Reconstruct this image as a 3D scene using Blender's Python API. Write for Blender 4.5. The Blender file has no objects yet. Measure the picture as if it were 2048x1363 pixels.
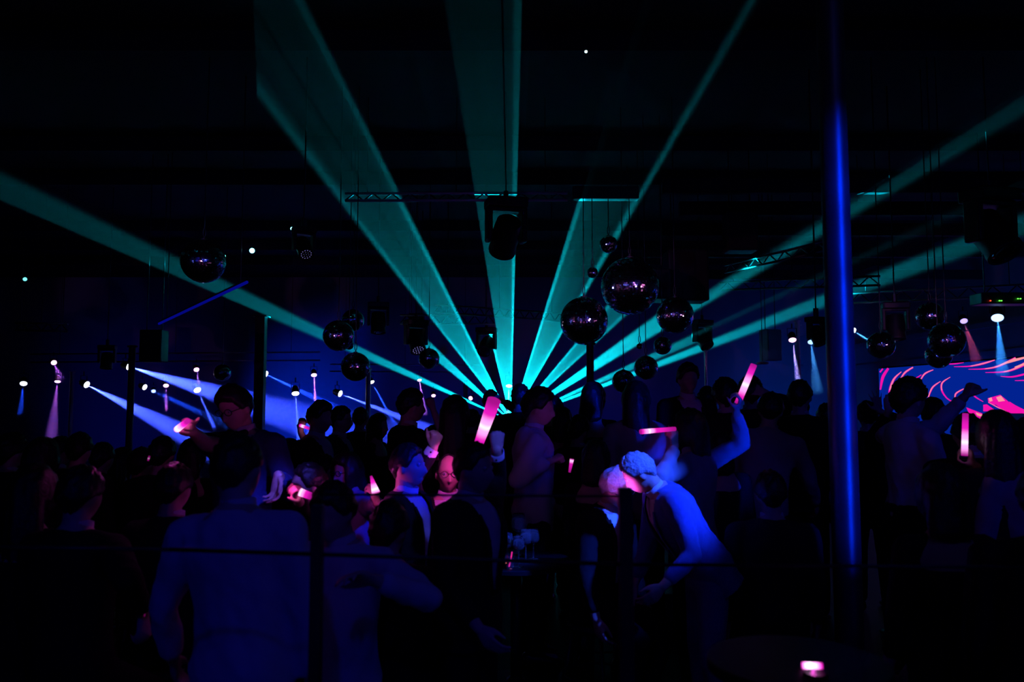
import bpy, bmesh, math, random
from mathutils import Vector, Matrix, noise
rnd = random.Random(7)
C = bpy.context.scene.collection
PI = math.pi
R = math.radians

# ------------------------------------------------------------------ camera and view
EYE = 1.75
F = 1600.0
PITCH = math.atan2(123.5, F)
sc = bpy.context.scene
cam_d = bpy.data.cameras.new('camera')
cam = bpy.data.objects.new('camera', cam_d)
C.objects.link(cam)
cam.location = (0, 0, EYE)
cam.rotation_euler = (PI / 2 + PITCH, 0, 0)
cam_d.sensor_width = 36.0
cam_d.lens = 36.0 * F / 2048.0
cam_d.clip_start = 0.05
cam_d.dof.use_dof = True
cam_d.dof.focus_distance = 8.5
cam_d.dof.aperture_fstop = 2.4
sc.camera = cam
sc.view_settings.view_transform = 'Standard'
sc.view_settings.look = 'None'
sc.view_settings.exposure = 0.0
sc.view_settings.gamma = 1.0
sc.view_settings.use_curve_mapping = False
w = bpy.data.worlds.new('night')
sc.world = w
w.use_nodes = True
w.node_tree.nodes['Background'].inputs[0].default_value = (0, 0, 0, 1)
w.node_tree.nodes['Background'].inputs[1].default_value = 0.0
try:
    sc.cycles.use_denoising = True
    sc.cycles.sample_clamp_indirect = 3.0
    sc.cycles.max_bounces = 6
    sc.cycles.diffuse_bounces = 2
    sc.cycles.glossy_bounces = 3
    sc.cycles.transparent_max_bounces = 16
    sc.cycles.volume_bounces = 0
    sc.cycles.adaptive_threshold = 0.02
    sc.cycles.use_light_tree = True
    sc.cycles.caustics_reflective = False
    sc.cycles.caustics_refractive = False
except Exception:
    pass

_cp, _sp = math.cos(PITCH), math.sin(PITCH)
def ray(px, py):
    x = (px - 1024.0) / F
    y = -(py - 681.5) / F
    return Vector((x, _cp - y * _sp, _sp + y * _cp))
def P(px, py, d):
    r = ray(px, py)
    return Vector((0, 0, EYE)) + r * (d / r.y)
def on_plane(px, py, p0, n):
    o = Vector((0, 0, EYE))
    r = ray(px, py)
    return o + r * ((p0 - o).dot(n) / r.dot(n))

# ------------------------------------------------------------------ objects
def tag(o, label=None, cat=None, group=None, kind=None):
    if label: o['label'] = label
    if cat: o['category'] = cat
    if group: o['group'] = group
    if kind: o['kind'] = kind
    return o
def empty(name, loc, label, cat, group=None, rz=0.0):
    o = bpy.data.objects.new(name, None)
    C.objects.link(o)
    o.location = loc
    o.rotation_euler = (0, 0, rz)
    o.empty_display_size = 0.1
    return tag(o, label, cat, group)
def obj(name, bm, mat, parent=None, smooth=False, local=False, ang=None):
    """one mesh object; geometry given in world coordinates unless local"""
    me = bpy.data.meshes.new(name)
    bmesh.ops.recalc_face_normals(bm, faces=bm.faces)
    bm.to_mesh(me)
    bm.free()
    if smooth:
        me.polygons.foreach_set('use_smooth', [True] * len(me.polygons))
    if mat: me.materials.append(mat)
    o = bpy.data.objects.new(name, me)
    C.objects.link(o)
    if parent is not None:
        o.parent = parent
        if not local:
            o.matrix_parent_inverse = chain(parent).inverted()
    if ang is not None and smooth:
        try: me.set_sharp_from_angle(angle=ang)
        except Exception: pass
    return o
def chain(o):
    m = Matrix.LocRotScale(o.location, o.rotation_euler, o.scale)
    if o.parent is not None:
        m = chain(o.parent) @ o.matrix_parent_inverse @ m
    return m
def base_origin(o, p):
    """move a mesh object's origin to world point p without moving its geometry"""
    o.data.transform(Matrix.Translation(-Vector(p)))
    o.location = p
    return o

# ------------------------------------------------------------------ mesh pieces
def frame_from(d):
    d = d.normalized()
    a = Vector((0, 0, 1)) if abs(d.z) < 0.9 else Vector((1, 0, 0))
    u = d.cross(a).normalized()
    return u, u.cross(d).normalized(), d
def ring_loft(bm, rings, cap=True):
    vs = [[bm.verts.new(p) for p in r] for r in rings]
    n = len(vs[0])
    for a, b in zip(vs, vs[1:]):
        for i in range(n):
            bm.faces.new((a[i], a[(i + 1) % n], b[(i + 1) % n], b[i]))
    if cap:
        bm.faces.new(vs[0][::-1])
        bm.faces.new(vs[-1])
    return vs
def circle(c, u, v, ru, rv=None, n=16):
    rv = ru if rv is None else rv
    return [c + u * (ru * math.cos(2 * PI * i / n)) + v * (rv * math.sin(2 * PI * i / n)) for i in range(n)]
def tube(bm, pts, rad, n=10, cap=True):
    pts = [Vector(p) for p in pts]
    rr = rad if isinstance(rad, (list, tuple)) else [rad] * len(pts)
    rings = []
    t0 = (pts[1] - pts[0]).normalized()
    u, v, _ = frame_from(t0)
    for i, p in enumerate(pts):
        t = (pts[min(i + 1, len(pts) - 1)] - pts[max(i - 1, 0)]).normalized()
        u = (u - t * u.dot(t)).normalized()
        v = t.cross(u)
        rings.append(circle(p, u, v, rr[i], n=n))
    ring_loft(bm, rings, cap)
def box(bm, c, s, M=None):
    c = Vector(c)
    hs = Vector(s) * 0.5
    vs = []
    for x in (-1, 1):
        for y in (-1, 1):
            for z in (-1, 1):
                p = Vector((x * hs.x, y * hs.y, z * hs.z))
                vs.append(bm.verts.new(c + (M @ p if M else p)))
    for f in ((0, 1, 3, 2), (4, 6, 7, 5), (0, 4, 5, 1), (2, 3, 7, 6), (0, 2, 6, 4), (1, 5, 7, 3)):
        bm.faces.new([vs[i] for i in f])
def bbox(bm, c, s, bev=0.01, M=None):
    t = bmesh.new()
    box(t, (0, 0, 0), s)
    bmesh.ops.bevel(t, geom=t.edges[:], offset=bev, segments=2, affect='EDGES', profile=0.5)
    add(bm, t, Matrix.Translation(Vector(c)) @ (M.to_4x4() if M else Matrix.Identity(4)))
def add(bm, t, M=None):
    if M is not None: bmesh.ops.transform(t, matrix=M, verts=t.verts)
    mp = {v: bm.verts.new(v.co) for v in t.verts}
    for f in t.faces:
        bm.faces.new([mp[v] for v in f.verts])
    t.free()
def lathe(bm, c, axis, prof, n=24):
    """prof = [(along, radius)] about axis from c"""
    u, v, d = frame_from(Vector(axis))
    ring_loft(bm, [circle(Vector(c) + d * a, u, v, max(r, 1e-4), n=n) for a, r in prof])
def ell(bm, c, r, M=None, nu=16, nv=10):
    c = Vector(c)
    rings = []
    for j in range(nv + 1):
        th = PI * (j + 0.02) / (nv + 0.04)
        rr = []
        for i in range(nu):
            ph = 2 * PI * i / nu
            p = Vector((r[0] * math.sin(th) * math.cos(ph), r[1] * math.sin(th) * math.sin(ph), r[2] * math.cos(th)))
            rr.append(c + (M @ p if M else p))
        rings.append(rr)
    ring_loft(bm, rings)

# ------------------------------------------------------------------ materials
def principled(name, col, rough=0.6, metal=0.0, emit=None, strength=0.0, spec=0.5, vary=0.0, scale=8.0, bump=0.0, trans=0.0, coat=0.0):
    m = bpy.data.materials.new(name)
    m.use_nodes = True
    nt = m.node_tree
    b = nt.nodes['Principled BSDF']
    b.inputs['Base Color'].default_value = (*col, 1)
    b.inputs['Roughness'].default_value = rough
    b.inputs['Metallic'].default_value = metal
    b.inputs['Specular IOR Level'].default_value = spec
    if trans: b.inputs['Transmission Weight'].default_value = trans
    if coat: b.inputs['Coat Weight'].default_value = coat
    if emit:
        b.inputs['Emission Color'].default_value = (*emit, 1)
        b.inputs['Emission Strength'].default_value = strength
    if vary or bump:
        tc = nt.nodes.new('ShaderNodeTexCoord')
        nz = nt.nodes.new('ShaderNodeTexNoise')
        nz.inputs['Scale'].default_value = scale
        nz.inputs['Detail'].default_value = 4
        nt.links.new(tc.outputs['Object'], nz.inputs['Vector'])
        if vary:
            mx = nt.nodes.new('ShaderNodeMix')
            mx.data_type = 'RGBA'
            mx.inputs[6].default_value = (*[c * (1 - vary) for c in col], 1)
            mx.inputs[7].default_value = (*[min(1, c * (1 + vary)) for c in col], 1)
            nt.links.new(nz.outputs['Fac'], mx.inputs[0])
            nt.links.new(mx.outputs[2], b.inputs['Base Color'])
        if bump:
            bp = nt.nodes.new('ShaderNodeBump')
            bp.inputs['Strength'].default_value = bump
            bp.inputs['Distance'].default_value = 0.02
            nt.links.new(nz.outputs['Fac'], bp.inputs['Height'])
            nt.links.new(bp.outputs['Normal'], b.inputs['Normal'])
    return m
def emitter(name, col, strength):
    m = bpy.data.materials.new(name)
    m.use_nodes = True
    nt = m.node_tree
    nt.nodes.clear()
    e = nt.nodes.new('ShaderNodeEmission')
    e.inputs[0].default_value = (*col, 1)
    e.inputs[1].default_value = strength
    o = nt.nodes.new('ShaderNodeOutputMaterial')
    nt.links.new(e.outputs[0], o.inputs['Surface'])
    return m
def haze(name, density, aniso=0.0):
    m = bpy.data.materials.new(name)
    m.use_nodes = True
    nt = m.node_tree
    nt.nodes.clear()
    s = nt.nodes.new('ShaderNodeVolumeScatter')
    s.inputs['Color'].default_value = (1, 1, 1, 1)
    s.inputs['Density'].default_value = density
    s.inputs['Anisotropy'].default_value = aniso
    o = nt.nodes.new('ShaderNodeOutputMaterial')
    nt.links.new(s.outputs[0], o.inputs['Volume'])
    return m

M = {}
M['black_metal'] = principled('black_powder_coat', (0.012, 0.012, 0.014), 0.45, 0.0, vary=0.3)
M['steel'] = principled('steel_pipe', (0.32, 0.33, 0.36), 0.32, 0.9, vary=0.15, scale=3)
M['dull_steel'] = principled('dull_steel', (0.05, 0.05, 0.055), 0.5, 0.7, vary=0.2)
M['chrome'] = principled('mirror_tile', (0.86, 0.87, 0.9), 0.09, 1.0)
M['ball_core'] = principled('ball_core', (0.01, 0.01, 0.01), 0.7)
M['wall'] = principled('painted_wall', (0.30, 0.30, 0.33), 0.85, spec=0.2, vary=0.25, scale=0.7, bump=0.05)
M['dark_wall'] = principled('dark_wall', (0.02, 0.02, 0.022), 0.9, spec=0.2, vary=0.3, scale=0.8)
M['floor'] = principled('dark_floor', (0.006, 0.006, 0.007), 0.5, vary=0.4, scale=2)
M['ceiling'] = principled('ceiling_board', (0.03, 0.032, 0.036), 0.8, spec=0.3, vary=0.3, scale=1.2)
M['alu'] = principled('brushed_aluminium', (0.75, 0.76, 0.78), 0.4, 0.25, vary=0.1, scale=5)
M['cloth_box'] = principled('speaker_grille', (0.012, 0.012, 0.013), 0.7, vary=0.4, scale=60)
M['white_paint'] = principled('white_paint', (0.62, 0.6, 0.64), 0.6, vary=0.1)
M['haze'] = haze('beam_haze', 0.08, 0.8)
M['haze_thick'] = haze('beam_haze_thick', 0.06)

# ------------------------------------------------------------------ room shell
CEIL = 5.6
def slab(name, c, s, mat):
    b = bmesh.new()
    box(b, c, s)
    return tag(obj(name, b, mat), kind='structure')
slab('floor', (-3, 8.5, -0.05), (32, 33, 0.1), M['floor'])
slab('ceiling', (-3, 8.5, CEIL + 0.05), (32, 33, 0.1), M['ceiling'])
slab('wall_back', (-3, 24.55, CEIL / 2), (32, 0.3, CEIL), M['wall'])
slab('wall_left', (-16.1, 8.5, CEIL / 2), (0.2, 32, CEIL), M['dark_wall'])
slab('wall_front', (-3, -7.1, CEIL / 2), (32, 0.2, CEIL), M['wall'])
slab('wall_right', (10.35, 8.5, CEIL / 2), (0.3, 32, CEIL), M['wall'])
# ceiling joists across the room
for i, y in enumerate((6.0, 8.1, 11.4, 13.2, 16.8, 18.9, 21.0)):
    slab('trim_%d' % (i + 1), (-3, y, CEIL - 0.11), (26, 0.16, 0.22), M['ceiling'])

# ------------------------------------------------------------------ laser fan
K = 0.258
L0 = P(1022, 841, 22.0)
TH = math.atan(K)
E1 = Vector((0, -math.cos(TH), math.sin(TH)))
E2 = Vector((1, 0, 0))
NRM = E1.cross(E2).normalized()
def fan_point(px, py): return on_plane(px, py, L0, NRM)
def fan_az(px, py):
    q = fan_point(px, py) - L0
    return math.atan2(q.dot(E2), q.dot(E1))
def fan_rc(phi, r, el=0.0):
    return L0 + E1 * (r * math.cos(phi)) + E2 * (r * math.sin(phi)) + NRM * (r * math.tan(el))
def laser_lamp(phi0, phi1, power, profile, name):
    ld = bpy.data.lights.new(name, 'SPOT')
    ld.energy = power
    ld.color = (0.002, 0.74, 1.0)
    ld.shadow_soft_size = 0.0
    mid = (phi0 + phi1) / 2
    ld.spot_size = abs(phi1 - phi0) + R(3.0)
    ld.spot_blend = 0.0
    ld.use_nodes = True
    nt = ld.node_tree
    em = nt.nodes['Emission']
    g = nt.nodes.new('ShaderNodeNewGeometry')
    def dot(v):
        n = nt.nodes.new('ShaderNodeVectorMath')
        n.operation = 'DOT_PRODUCT'
        nt.links.new(g.outputs['Incoming'], n.inputs[0])
        n.inputs[1].default_value = v
        return n.outputs['Value']
    def mth(op, a, b=None, c=None):
        n = nt.nodes.new('ShaderNodeMath')
        n.operation = op
        for i, x in enumerate((a, b, c)):
            if x is None: continue
            if isinstance(x, (int, float)): n.inputs[i].default_value = x
            else: nt.links.new(x, n.inputs[i])
        return n.outputs[0]
    az = mth('ARCTAN2', dot(E2), dot(E1))
    el = dot(NRM)
    u = mth('DIVIDE', mth('SUBTRACT', az, phi0), phi1 - phi0)
    u = mth('ADD', mth('MULTIPLY', u, 0.8), 0.1)
    cr = nt.nodes.new('ShaderNodeValToRGB')
    cr.color_ramp.interpolation = 'LINEAR'
    els = cr.color_ramp.elements
    els[0].position = 0.0
    els[0].color = (0, 0, 0, 1)
    els[1].position = 1.0
    els[1].color = (0, 0, 0, 1)
    for p, v in profile:
        e = els.new(0.1 + 0.8 * p)
        e.color = (v, v, v, 1)
    nt.links.new(u, cr.inputs[0])
    nz = nt.nodes.new('ShaderNodeTexNoise')
    nz.noise_dimensions = '1D'
    nz.inputs['Scale'].default_value = 90.0
    nz.inputs['Detail'].default_value = 3.0
    nt.links.new(az, nz.inputs['W'])
    streak = mth('ADD', mth('MULTIPLY', nz.outputs['Fac'], 0.7), 0.65)
    g2 = mth('MULTIPLY', el, 1 / R(0.22))
    gau = mth('POWER', 2.718, mth('MULTIPLY', mth('MULTIPLY', g2, g2), -1.0))
    st = mth('MULTIPLY', mth('MULTIPLY', cr.outputs[0], gau), streak)
    nt.links.new(st, em.inputs['Strength'])
    o = bpy.data.objects.new(name, ld)
    C.objects.link(o)
    d = E1 * math.cos(mid) + E2 * math.sin(mid)
    o.location = L0
    o.rotation_euler = d.to_track_quat('-Z', 'Y').to_euler()
    return o
EDGE = [(-0.02, 0.0), (0.0, 1.0), (0.045, 1.0), (0.085, 0.25), (0.5, 0.21), (0.915, 0.25), (0.955, 1.0), (1.0, 1.0), (1.02, 0.0)]
FLAT = [(-0.06, 0.0), (0.02, 0.55), (0.5, 0.45), (0.9, 0.5), (0.97, 0.8), (1.06, 0.0)]
LEFT = [(-0.015, 0.0), (0.0, 1.0), (0.04, 1.0), (0.085, 0.26), (0.5, 0.21), (0.92, 0.25), (0.96, 1.0), (1.0, 1.0), (1.015, 0.0)]
LASER_POWER = 280000.0
laser_src = []
def wedge(label, pa, pb, profile, power=1.0, rmax=None, cut=None):
    a, b = fan_az(*pa), fan_az(*pb)
    if a > b: a, b = b, a
    laser_src.append(laser_lamp(a, b, LASER_POWER * power, profile, 'laser_lamp'))
    m = R(0.35)
    bm = bmesh.new()
    n = 10
    lo, hi = [], []
    for el, store in ((-R(0.5), lo), (R(0.5), hi)):
        inner = [fan_rc(a - m + (b - a + 2 * m) * i / n, 0.7, el) for i in range(n + 1)]
        outer = []
        for i in range(n + 1):
            ph = a - m + (b - a + 2 * m) * i / n
            r = (CEIL - 0.06 - L0.z) / (math.sin(TH) * math.cos(ph) + 0.01)
            if rmax: r = min(r, rmax)
            if cut: r = min(r, cut(ph))
            outer.append(fan_rc(ph, r, el))
        store.append([bm.verts.new(p) for p in inner])
        store.append([bm.verts.new(p) for p in outer])
    for s, fl in ((lo, False), (hi, True)):
        for i in range(n):
            bm.faces.new((s[0][i], s[0][i + 1], s[1][i + 1], s[1][i]))
    for i in range(n):
        for k in (0, 1):
            bm.faces.new((lo[k][i], lo[k][i + 1], hi[k][i + 1], hi[k][i]))
    for i in (0, n):
        bm.faces.new((lo[0][i], lo[1][i], hi[1][i], hi[0][i]))
    o = obj('laser_ray', bm, M['haze'])
    base_origin(o, L0)
    tag(o, label, 'laser ray', kind='thing')
    return o
def cut_at(px, py):
    r = (fan_point(px, py) - L0).length
    return r
def cut_line(p, q):
    """trim along the image-line p-q lifted onto the fan plane"""
    A, B = fan_point(*p) - L0, fan_point(*q) - L0
    a = (A.dot(E1), A.dot(E2))
    b = (B.dot(E1), B.dot(E2))
    def f(ph):
        c, s = math.cos(ph), math.sin(ph)
        dx, dy = b[0] - a[0], b[1] - a[1]
        den = c * dy - s * dx
        if abs(den) < 1e-6: return 1e3
        r = (a[0] * dy - a[1] * dx) / den
        return r if r > 0 else 1e3
    return f
wedge('long flat teal laser ray running low to the far left, behind the lone mirror ball', (250, 469), (250, 507), FLAT, 1.8)
wedge('short narrow teal laser ray ending at a dark hanging box', (881, 706), (881, 726), FLAT, 0.9, rmax=cut_at(847, 676))
wedge('wide teal laser ray leaning left to the top edge with bright sides', (682, 400), (802, 400), EDGE, 1.0, cut=cut_line((506, 0), (514, 176)))
wedge('near-vertical teal laser ray broken by the big hanging moving head', (990, 709), (1030, 500), LEFT, 0.95)
wedge('teal laser ray leaning right that stops at the dark tray above the mirror balls', (1158, 400), (1278, 397), EDGE, 1.0)
wedge('short teal laser ray that ends behind the two largest mirror balls', (1152, 687), (1175, 699), EDGE, 1.0)
wedge('teal laser ray rising right behind the round mirror ball toward the thick pillar', (1312.5, 632.5), (1325, 657.5), FLAT, 2.5)
wedge('thin teal laser ray just above the lowest right one, stopped by a round fixture', (1165, 773.75), (1165, 780), FLAT, 1.8)
wedge('lowest long teal laser ray running far to the right behind the thick pillar', (1950, 470), (1950, 500), FLAT, 4.5)
# the projector itself, behind the dancers
lp = empty('laser_projector', (L0.x, L0.y + 0.16, 0.0), 'black laser projector on a stand, source of the teal rays behind the dancers', 'laser projector')
b = bmesh.new(); bbox(b, (L0.x, L0.y + 0.2, L0.z), (0.4, 0.34, 0.24), 0.02); obj('housing', b, M['black_metal'], lp)
b = bmesh.new(); lathe(b, (L0.x, L0.y + 0.03, L0.z), (0, -1, 0), [(-0.01, 0.03), (0.012, 0.03)], 16); obj('lens', b, emitter('laser_lens', (0.0, 1, 0.85), 1.5), lp)
b = bmesh.new(); tube(b, [(L0.x, L0.y + 0.2, 0.02), (L0.x, L0.y + 0.2, L0.z - 0.11)], 0.03); obj('stand_pole', b, M['black_metal'], lp)
b = bmesh.new(); lathe(b, (L0.x, L0.y + 0.2, 0.0), (0, 0, 1), [(0, 0.25), (0.02, 0.25), (0.03, 0.05)], 20); obj('stand_base', b, M['black_metal'], lp)
# ------------------------------------------------------------------ lamps and light shafts
def spot_light(parent, loc, tgt, col, power, half, blend=0.4, rad=0.03):
    ld = bpy.data.lights.new('lamp_light', 'SPOT')
    ld.energy = power
    ld.color = col
    ld.spot_size = 2 * half
    ld.spot_blend = blend
    ld.shadow_soft_size = rad
    o = bpy.data.objects.new('lamp_light', ld)
    C.objects.link(o)
    o.location = loc
    o.rotation_euler = (Vector(tgt) - Vector(loc)).to_track_quat('-Z', 'Y').to_euler()
    if parent is not None:
        o.parent = parent
        o.matrix_parent_inverse = chain(parent).inverted()
    return o
_lens_cache = {}
def lens_mat(col, s):
    k = (col, s)
    if k not in _lens_cache:
        _lens_cache[k] = emitter('lamp_lens', col, s)
    return _lens_cache[k]
def lamp(label, at, d, aim, aim_d, lens, lens_s, size=0.09, group=None, hang=None, kind='stage_lamp', cat='stage lamp'):
    """a par can on a yoke, its lens at the given image point and depth, pointing at aim"""
    p = P(at[0], at[1], d)
    t = P(aim[0], aim[1], aim_d)
    dr = (t - p).normalized()
    root = empty(kind, p - dr * size * 1.2, label, cat, group)
    b = bmesh.new()
    lathe(b, p - dr * size * 2.6, dr, [(0, size * 0.55), (size * 0.5, size * 0.9), (size * 2.0, size * 1.08), (size * 2.55, size * 1.15), (size * 2.55, size * 1.02), (size * 2.4, size * 1.0)], 20)
    obj('lamp_housing', b, M['black_metal'], root, True, ang=0.6)
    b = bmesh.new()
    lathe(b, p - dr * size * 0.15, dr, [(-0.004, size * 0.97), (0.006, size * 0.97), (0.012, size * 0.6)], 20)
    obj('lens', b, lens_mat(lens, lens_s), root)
    side = dr.cross(Vector((0, 0, 1)))
    side = side.normalized() if side.length > 0.1 else Vector((1, 0, 0))
    mid = p - dr * size * 1.3
    b = bmesh.new()
    top = mid + Vector((0, 0, size * 2.2))
    tube(b, [mid - side * size * 1.15, top - side * size * 1.15, top + side * size * 1.15, mid + side * size * 1.15], size * 0.12, 6)
    tube(b, [top, top + Vector((0, 0, size * 1.3))], size * 0.2, 8)
    obj('yoke', b, M['black_metal'], root)
    return root, p, t, dr, top + Vector((0, 0, size * 1.3))
def shaft(name_label, lampinfo, col, power, half, length, r0=0.05, blend=0.7):
    root, p, t, dr, top = lampinfo
    spot_light(root, p + dr * 0.02, t, col, power * SHAFT, half, blend, rad=0.002)
    b = bmesh.new()
    k = math.tan(half)
    lathe(b, p + dr * 0.03, dr, [(0, r0), (length * 0.25, r0 + k * length * 0.25), (length, r0 + k * length)], 28)
    o = obj('light_shaft', b, M['haze_thick'])
    base_origin(o, p)
    tag(o, name_label, 'light beam', kind='thing')
    return o
BLUE = (0.035, 0.07, 1.0)
DEEP = (0.01, 0.055, 1.0)
PURP = (0.42, 0.12, 1.0)
TEALB = (0.05, 0.35, 1.0)
LW = (0.75, 0.82, 1.0)
LP = (1.0, 0.45, 0.85)
bars = []
SHAFT = 8.0
def L(at, d, aim, lab, lens, beam=None, col=None, power=0, half=2.0, length=2.0, size=0.06, ls=4.0, group='stage lamps along the far left', blend=0.7):
    inf = lamp(lab, at, d, aim, d - 0.6, lens, ls, size, group)
    bars.append((inf[4], d))
    if beam: shaft(beam, inf, col, power, R(half), length, size * 0.85, blend)
    return inf
L((108, 725), 18.5, (124, 762), 'tilted pink stage lamp, the upper of two above the purple haze at far left', LP, 'faint purple beam slanting from the upper pink lamp at far left', PURP, 260, 7, 0.8)
L((115, 763), 18.5, (100, 900), 'pink stage lamp shining straight down over the far left crowd', LP, 'broad purple beam falling onto the far left crowd', PURP, 420, 7.0, 2.3, ls=9)
L((47, 767), 18.5, (40, 830), 'small white stage lamp nearest the left edge', LW, 'short blue beam nearest the left edge', DEEP, 500, 5, 0.9, size=0.075)
L((174, 769), 16.5, (350, 858), 'bright white stage lamp throwing the lower long blue beam', LW, 'long bright blue beam slanting down behind the leftmost thin pillar', BLUE, 8500, 5.2, 3.9, size=0.07, ls=8)
L((258, 733), 16.8, (520, 812), 'white stage lamp half hidden behind the leftmost thin pillar', LW, 'long wide blue beam spreading into the haze above the bow tie man', BLUE, 11000, 5.6, 6.0, size=0.07, ls=8)
L((290, 774), 19.0, (420, 832), 'small white stage lamp between the leftmost pillar and the pink downlight', LW, 'thin faint blue beam between the two long blue beams', DEEP, 2600, 3.2, 2.6, size=0.07)
L((307, 782), 19.5, (310, 830), 'dim narrow blue stage lamp seen nearly edge-on', (0.2, 0.3, 1.0), size=0.05)
L((332, 771), 19.0, (333, 830), 'pink stage lamp with a short beam, right of the leftmost thin pillar', LP, 'short purple beam right of the leftmost thin pillar', PURP, 600, 4, 0.8)
L((393, 739), 19.0, (402, 790), 'pink stage lamp above the wide blue beam', LP, 'short pink beam crossing into the wide blue beam', PURP, 900, 4, 0.8)
L((395, 780), 18.0, (424, 845), 'white stage lamp just left of the bow tie man', LW, 'narrow pale beam slanting down beside the bow tie man', BLUE, 5000, 2.6, 1.25, size=0.075, ls=10)
L((628, 750), 18.0, (632, 830), 'pink stage lamp right of the dark square pillar', LP, 'purple beam dropping behind the man with swept hair', PURP, 4000, 3.6, 1.1, ls=9)
L((591, 787), 17.0, (597, 880), 'white stage lamp pointing straight down right of the dark square pillar', LW, 'narrow pale blue beam dropping straight down right of the square pillar', BLUE, 10000, 2.4, 1.3, size=0.075, ls=12)
L((681, 787), 17.0, (830, 845), 'round white stage lamp above the man with glasses', LW, 'pale blue beam slanting right behind a thin pillar in the middle left', BLUE, 12000, 3.0, 2.3, size=0.07, ls=8)
L((532, 748), 19.0, (650, 805), 'stage lamp hidden behind the dark square pillar', LW, 'blue beam slanting down right from the dark square pillar', DEEP, 6000, 3.2, 2.2, size=0.08)
L((744, 764), 19.5, (785, 840), 'stage lamp hidden behind the thin steel pillar of the middle left', LW, 'blue beam slanting beside the thin pillar of the middle left', DEEP, 4200, 2.6, 1.5, size=0.06)
L((839, 760), 22.6, (850, 830), 'pink stage lamp above the tall man in a suit', LP, 'pink beam falling behind the tall man in a suit', PURP, 1400, 5, 1.1)
L((867, 791), 22.8, (871, 840), 'small pink stage lamp beside a raised fist', LP, 'small pink beam beside a raised fist', PURP, 700, 4, 0.8, size=0.06)
L((941, 796), 22.9, (925, 812), 'small tilted pink stage lamp left of the laser source', LP, size=0.06)
L((1018, 772), 22.7, (1015, 850), 'pale stage lamp right above the laser source', (0.5, 0.9, 1.0), 'pale cyan beam dropping onto the laser source', (0.25, 0.7, 1.0), 2500, 4, 1.0, size=0.09)
G2 = 'stage lamps by the LED screen'
L((1585, 680), 15.0, (1597, 770), 'stage lamp left of the thick pillar, pale purple beam', LP, 'pale purple beam falling onto the ladder pillar', (0.35, 0.3, 1.0), 1500, 3.8, 1.3, size=0.07, ls=3, group=G2)
L((1622, 684), 15.0, (1632, 760), 'dim blue stage lamp just left of the thick pillar', (0.3, 0.5, 1.0), 'faint blue beam just left of the thick pillar', TEALB, 400, 6, 1.2, size=0.06, ls=2, group=G2)
L((1707, 661), 14.5, (1760, 695), 'small white stage lamp just right of the thick pillar', LW, 'blue beam pointing at the mirror ball right of the thick pillar', TEALB, 1200, 4.5, 0.75, size=0.055, ls=8, group=G2)
L((1995, 636), 12.0, (2004, 740), 'round stage lamp hanging above the LED screen, right one', (0.3, 0.5, 1.0), 'blue beam falling in front of the LED screen', (0.03, 0.3, 1.0), 900, 5.5, 1.1, size=0.085, ls=3, group=G2)
L((1928, 642), 14.0, (1950, 710), 'dim stage lamp behind the largest ball by the screen', (0.4, 0.3, 1.0), 'faint reddish beam behind the largest ball by the screen', (0.9, 0.12, 0.35), 160, 6, 1.0, size=0.06, ls=2, group=G2)
G3 = 'small cyan glints under the dark ceiling'  # glints of laser light, put in as glowing lenses on small lamp bodies
L((585, 457), 9.0, (585, 600), 'brightest little cyan glint built as a lit lens, left of the widest laser ray', (0.2, 1, 0.95), size=0.022, ls=16, group=G3)
L((504, 501), 9.5, (470, 505), 'little cyan glint built as a lit lens just right of the lone mirror ball', (0.2, 1, 0.95), size=0.03, ls=12, group=G3)
L((50, 558), 9.0, (80, 640), 'faint little cyan glint built as a lit lens near the left edge', (0.1, 0.6, 0.6), size=0.022, ls=3, group=G3)
L((1172, 103), 6.5, (1172, 400), 'tiny pale glint built as a lit lens alone in the dark ceiling at top', (0.6, 1, 0.9), size=0.012, ls=5, group=G3)

# washes on the far wall, from cans on the floor of the stage
def wash(label, p, t, col, power, half, blend=1.0):
    p, t = Vector(p), Vector(t)
    root = empty('wash_light', (p.x, p.y, 0), label, 'wash light', 'wash lights on the stage floor')
    dr = (t - p).normalized()
    b = bmesh.new()
    lathe(b, p - dr * 0.2, dr, [(0, 0.06), (0.05, 0.1), (0.2, 0.12), (0.2, 0.1), (0.17, 0.1)], 18)
    obj('lamp_housing', b, M['black_metal'], root, True, ang=0.6)
    b = bmesh.new()
    tube(b, [(p.x - 0.12, p.y, 0.02), (p.x - 0.12, p.y, p.z), (p.x + 0.12, p.y, p.z), (p.x + 0.12, p.y, 0.02)], 0.015, 6)
    obj('floor_stand', b, M['black_metal'], root)
    spot_light(root, p + dr * 0.03, t, col, power, R(half), blend, 0.08)
wash('blue floor wash behind the bow tie man', (-6.8, 21.0, 0.4), (-6.2, 24.4, 1.7), (0.0, 0.03, 1.0), 480, 34)
wash('blue floor wash at the far left of the stage', (-11.5, 20.6, 0.4), (-11.5, 24.4, 1.6), (0.01, 0.02, 1.0), 50, 45)
wash('blue floor wash left of the laser', (-2.4, 21.0, 0.4), (-2.0, 24.4, 1.8), (0.012, 0.012, 1.0), 60, 45)
wash('blue floor wash right of the laser', (2.6, 20.6, 0.4), (3.0, 24.4, 1.9), (0.02, 0.02, 1.0), 60, 45)
wash('blue floor wash behind the ladder pillar', (7.8, 21.0, 0.4), (8.4, 24.4, 2.0), (0.0, 0.08, 1.0), 150, 50)
wash('blue floor wash below the LED screen', (8.6, 13.5, 0.25), (10.2, 14.5, 3.3), (0.01, 0.08, 1.0), 90, 60)

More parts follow.
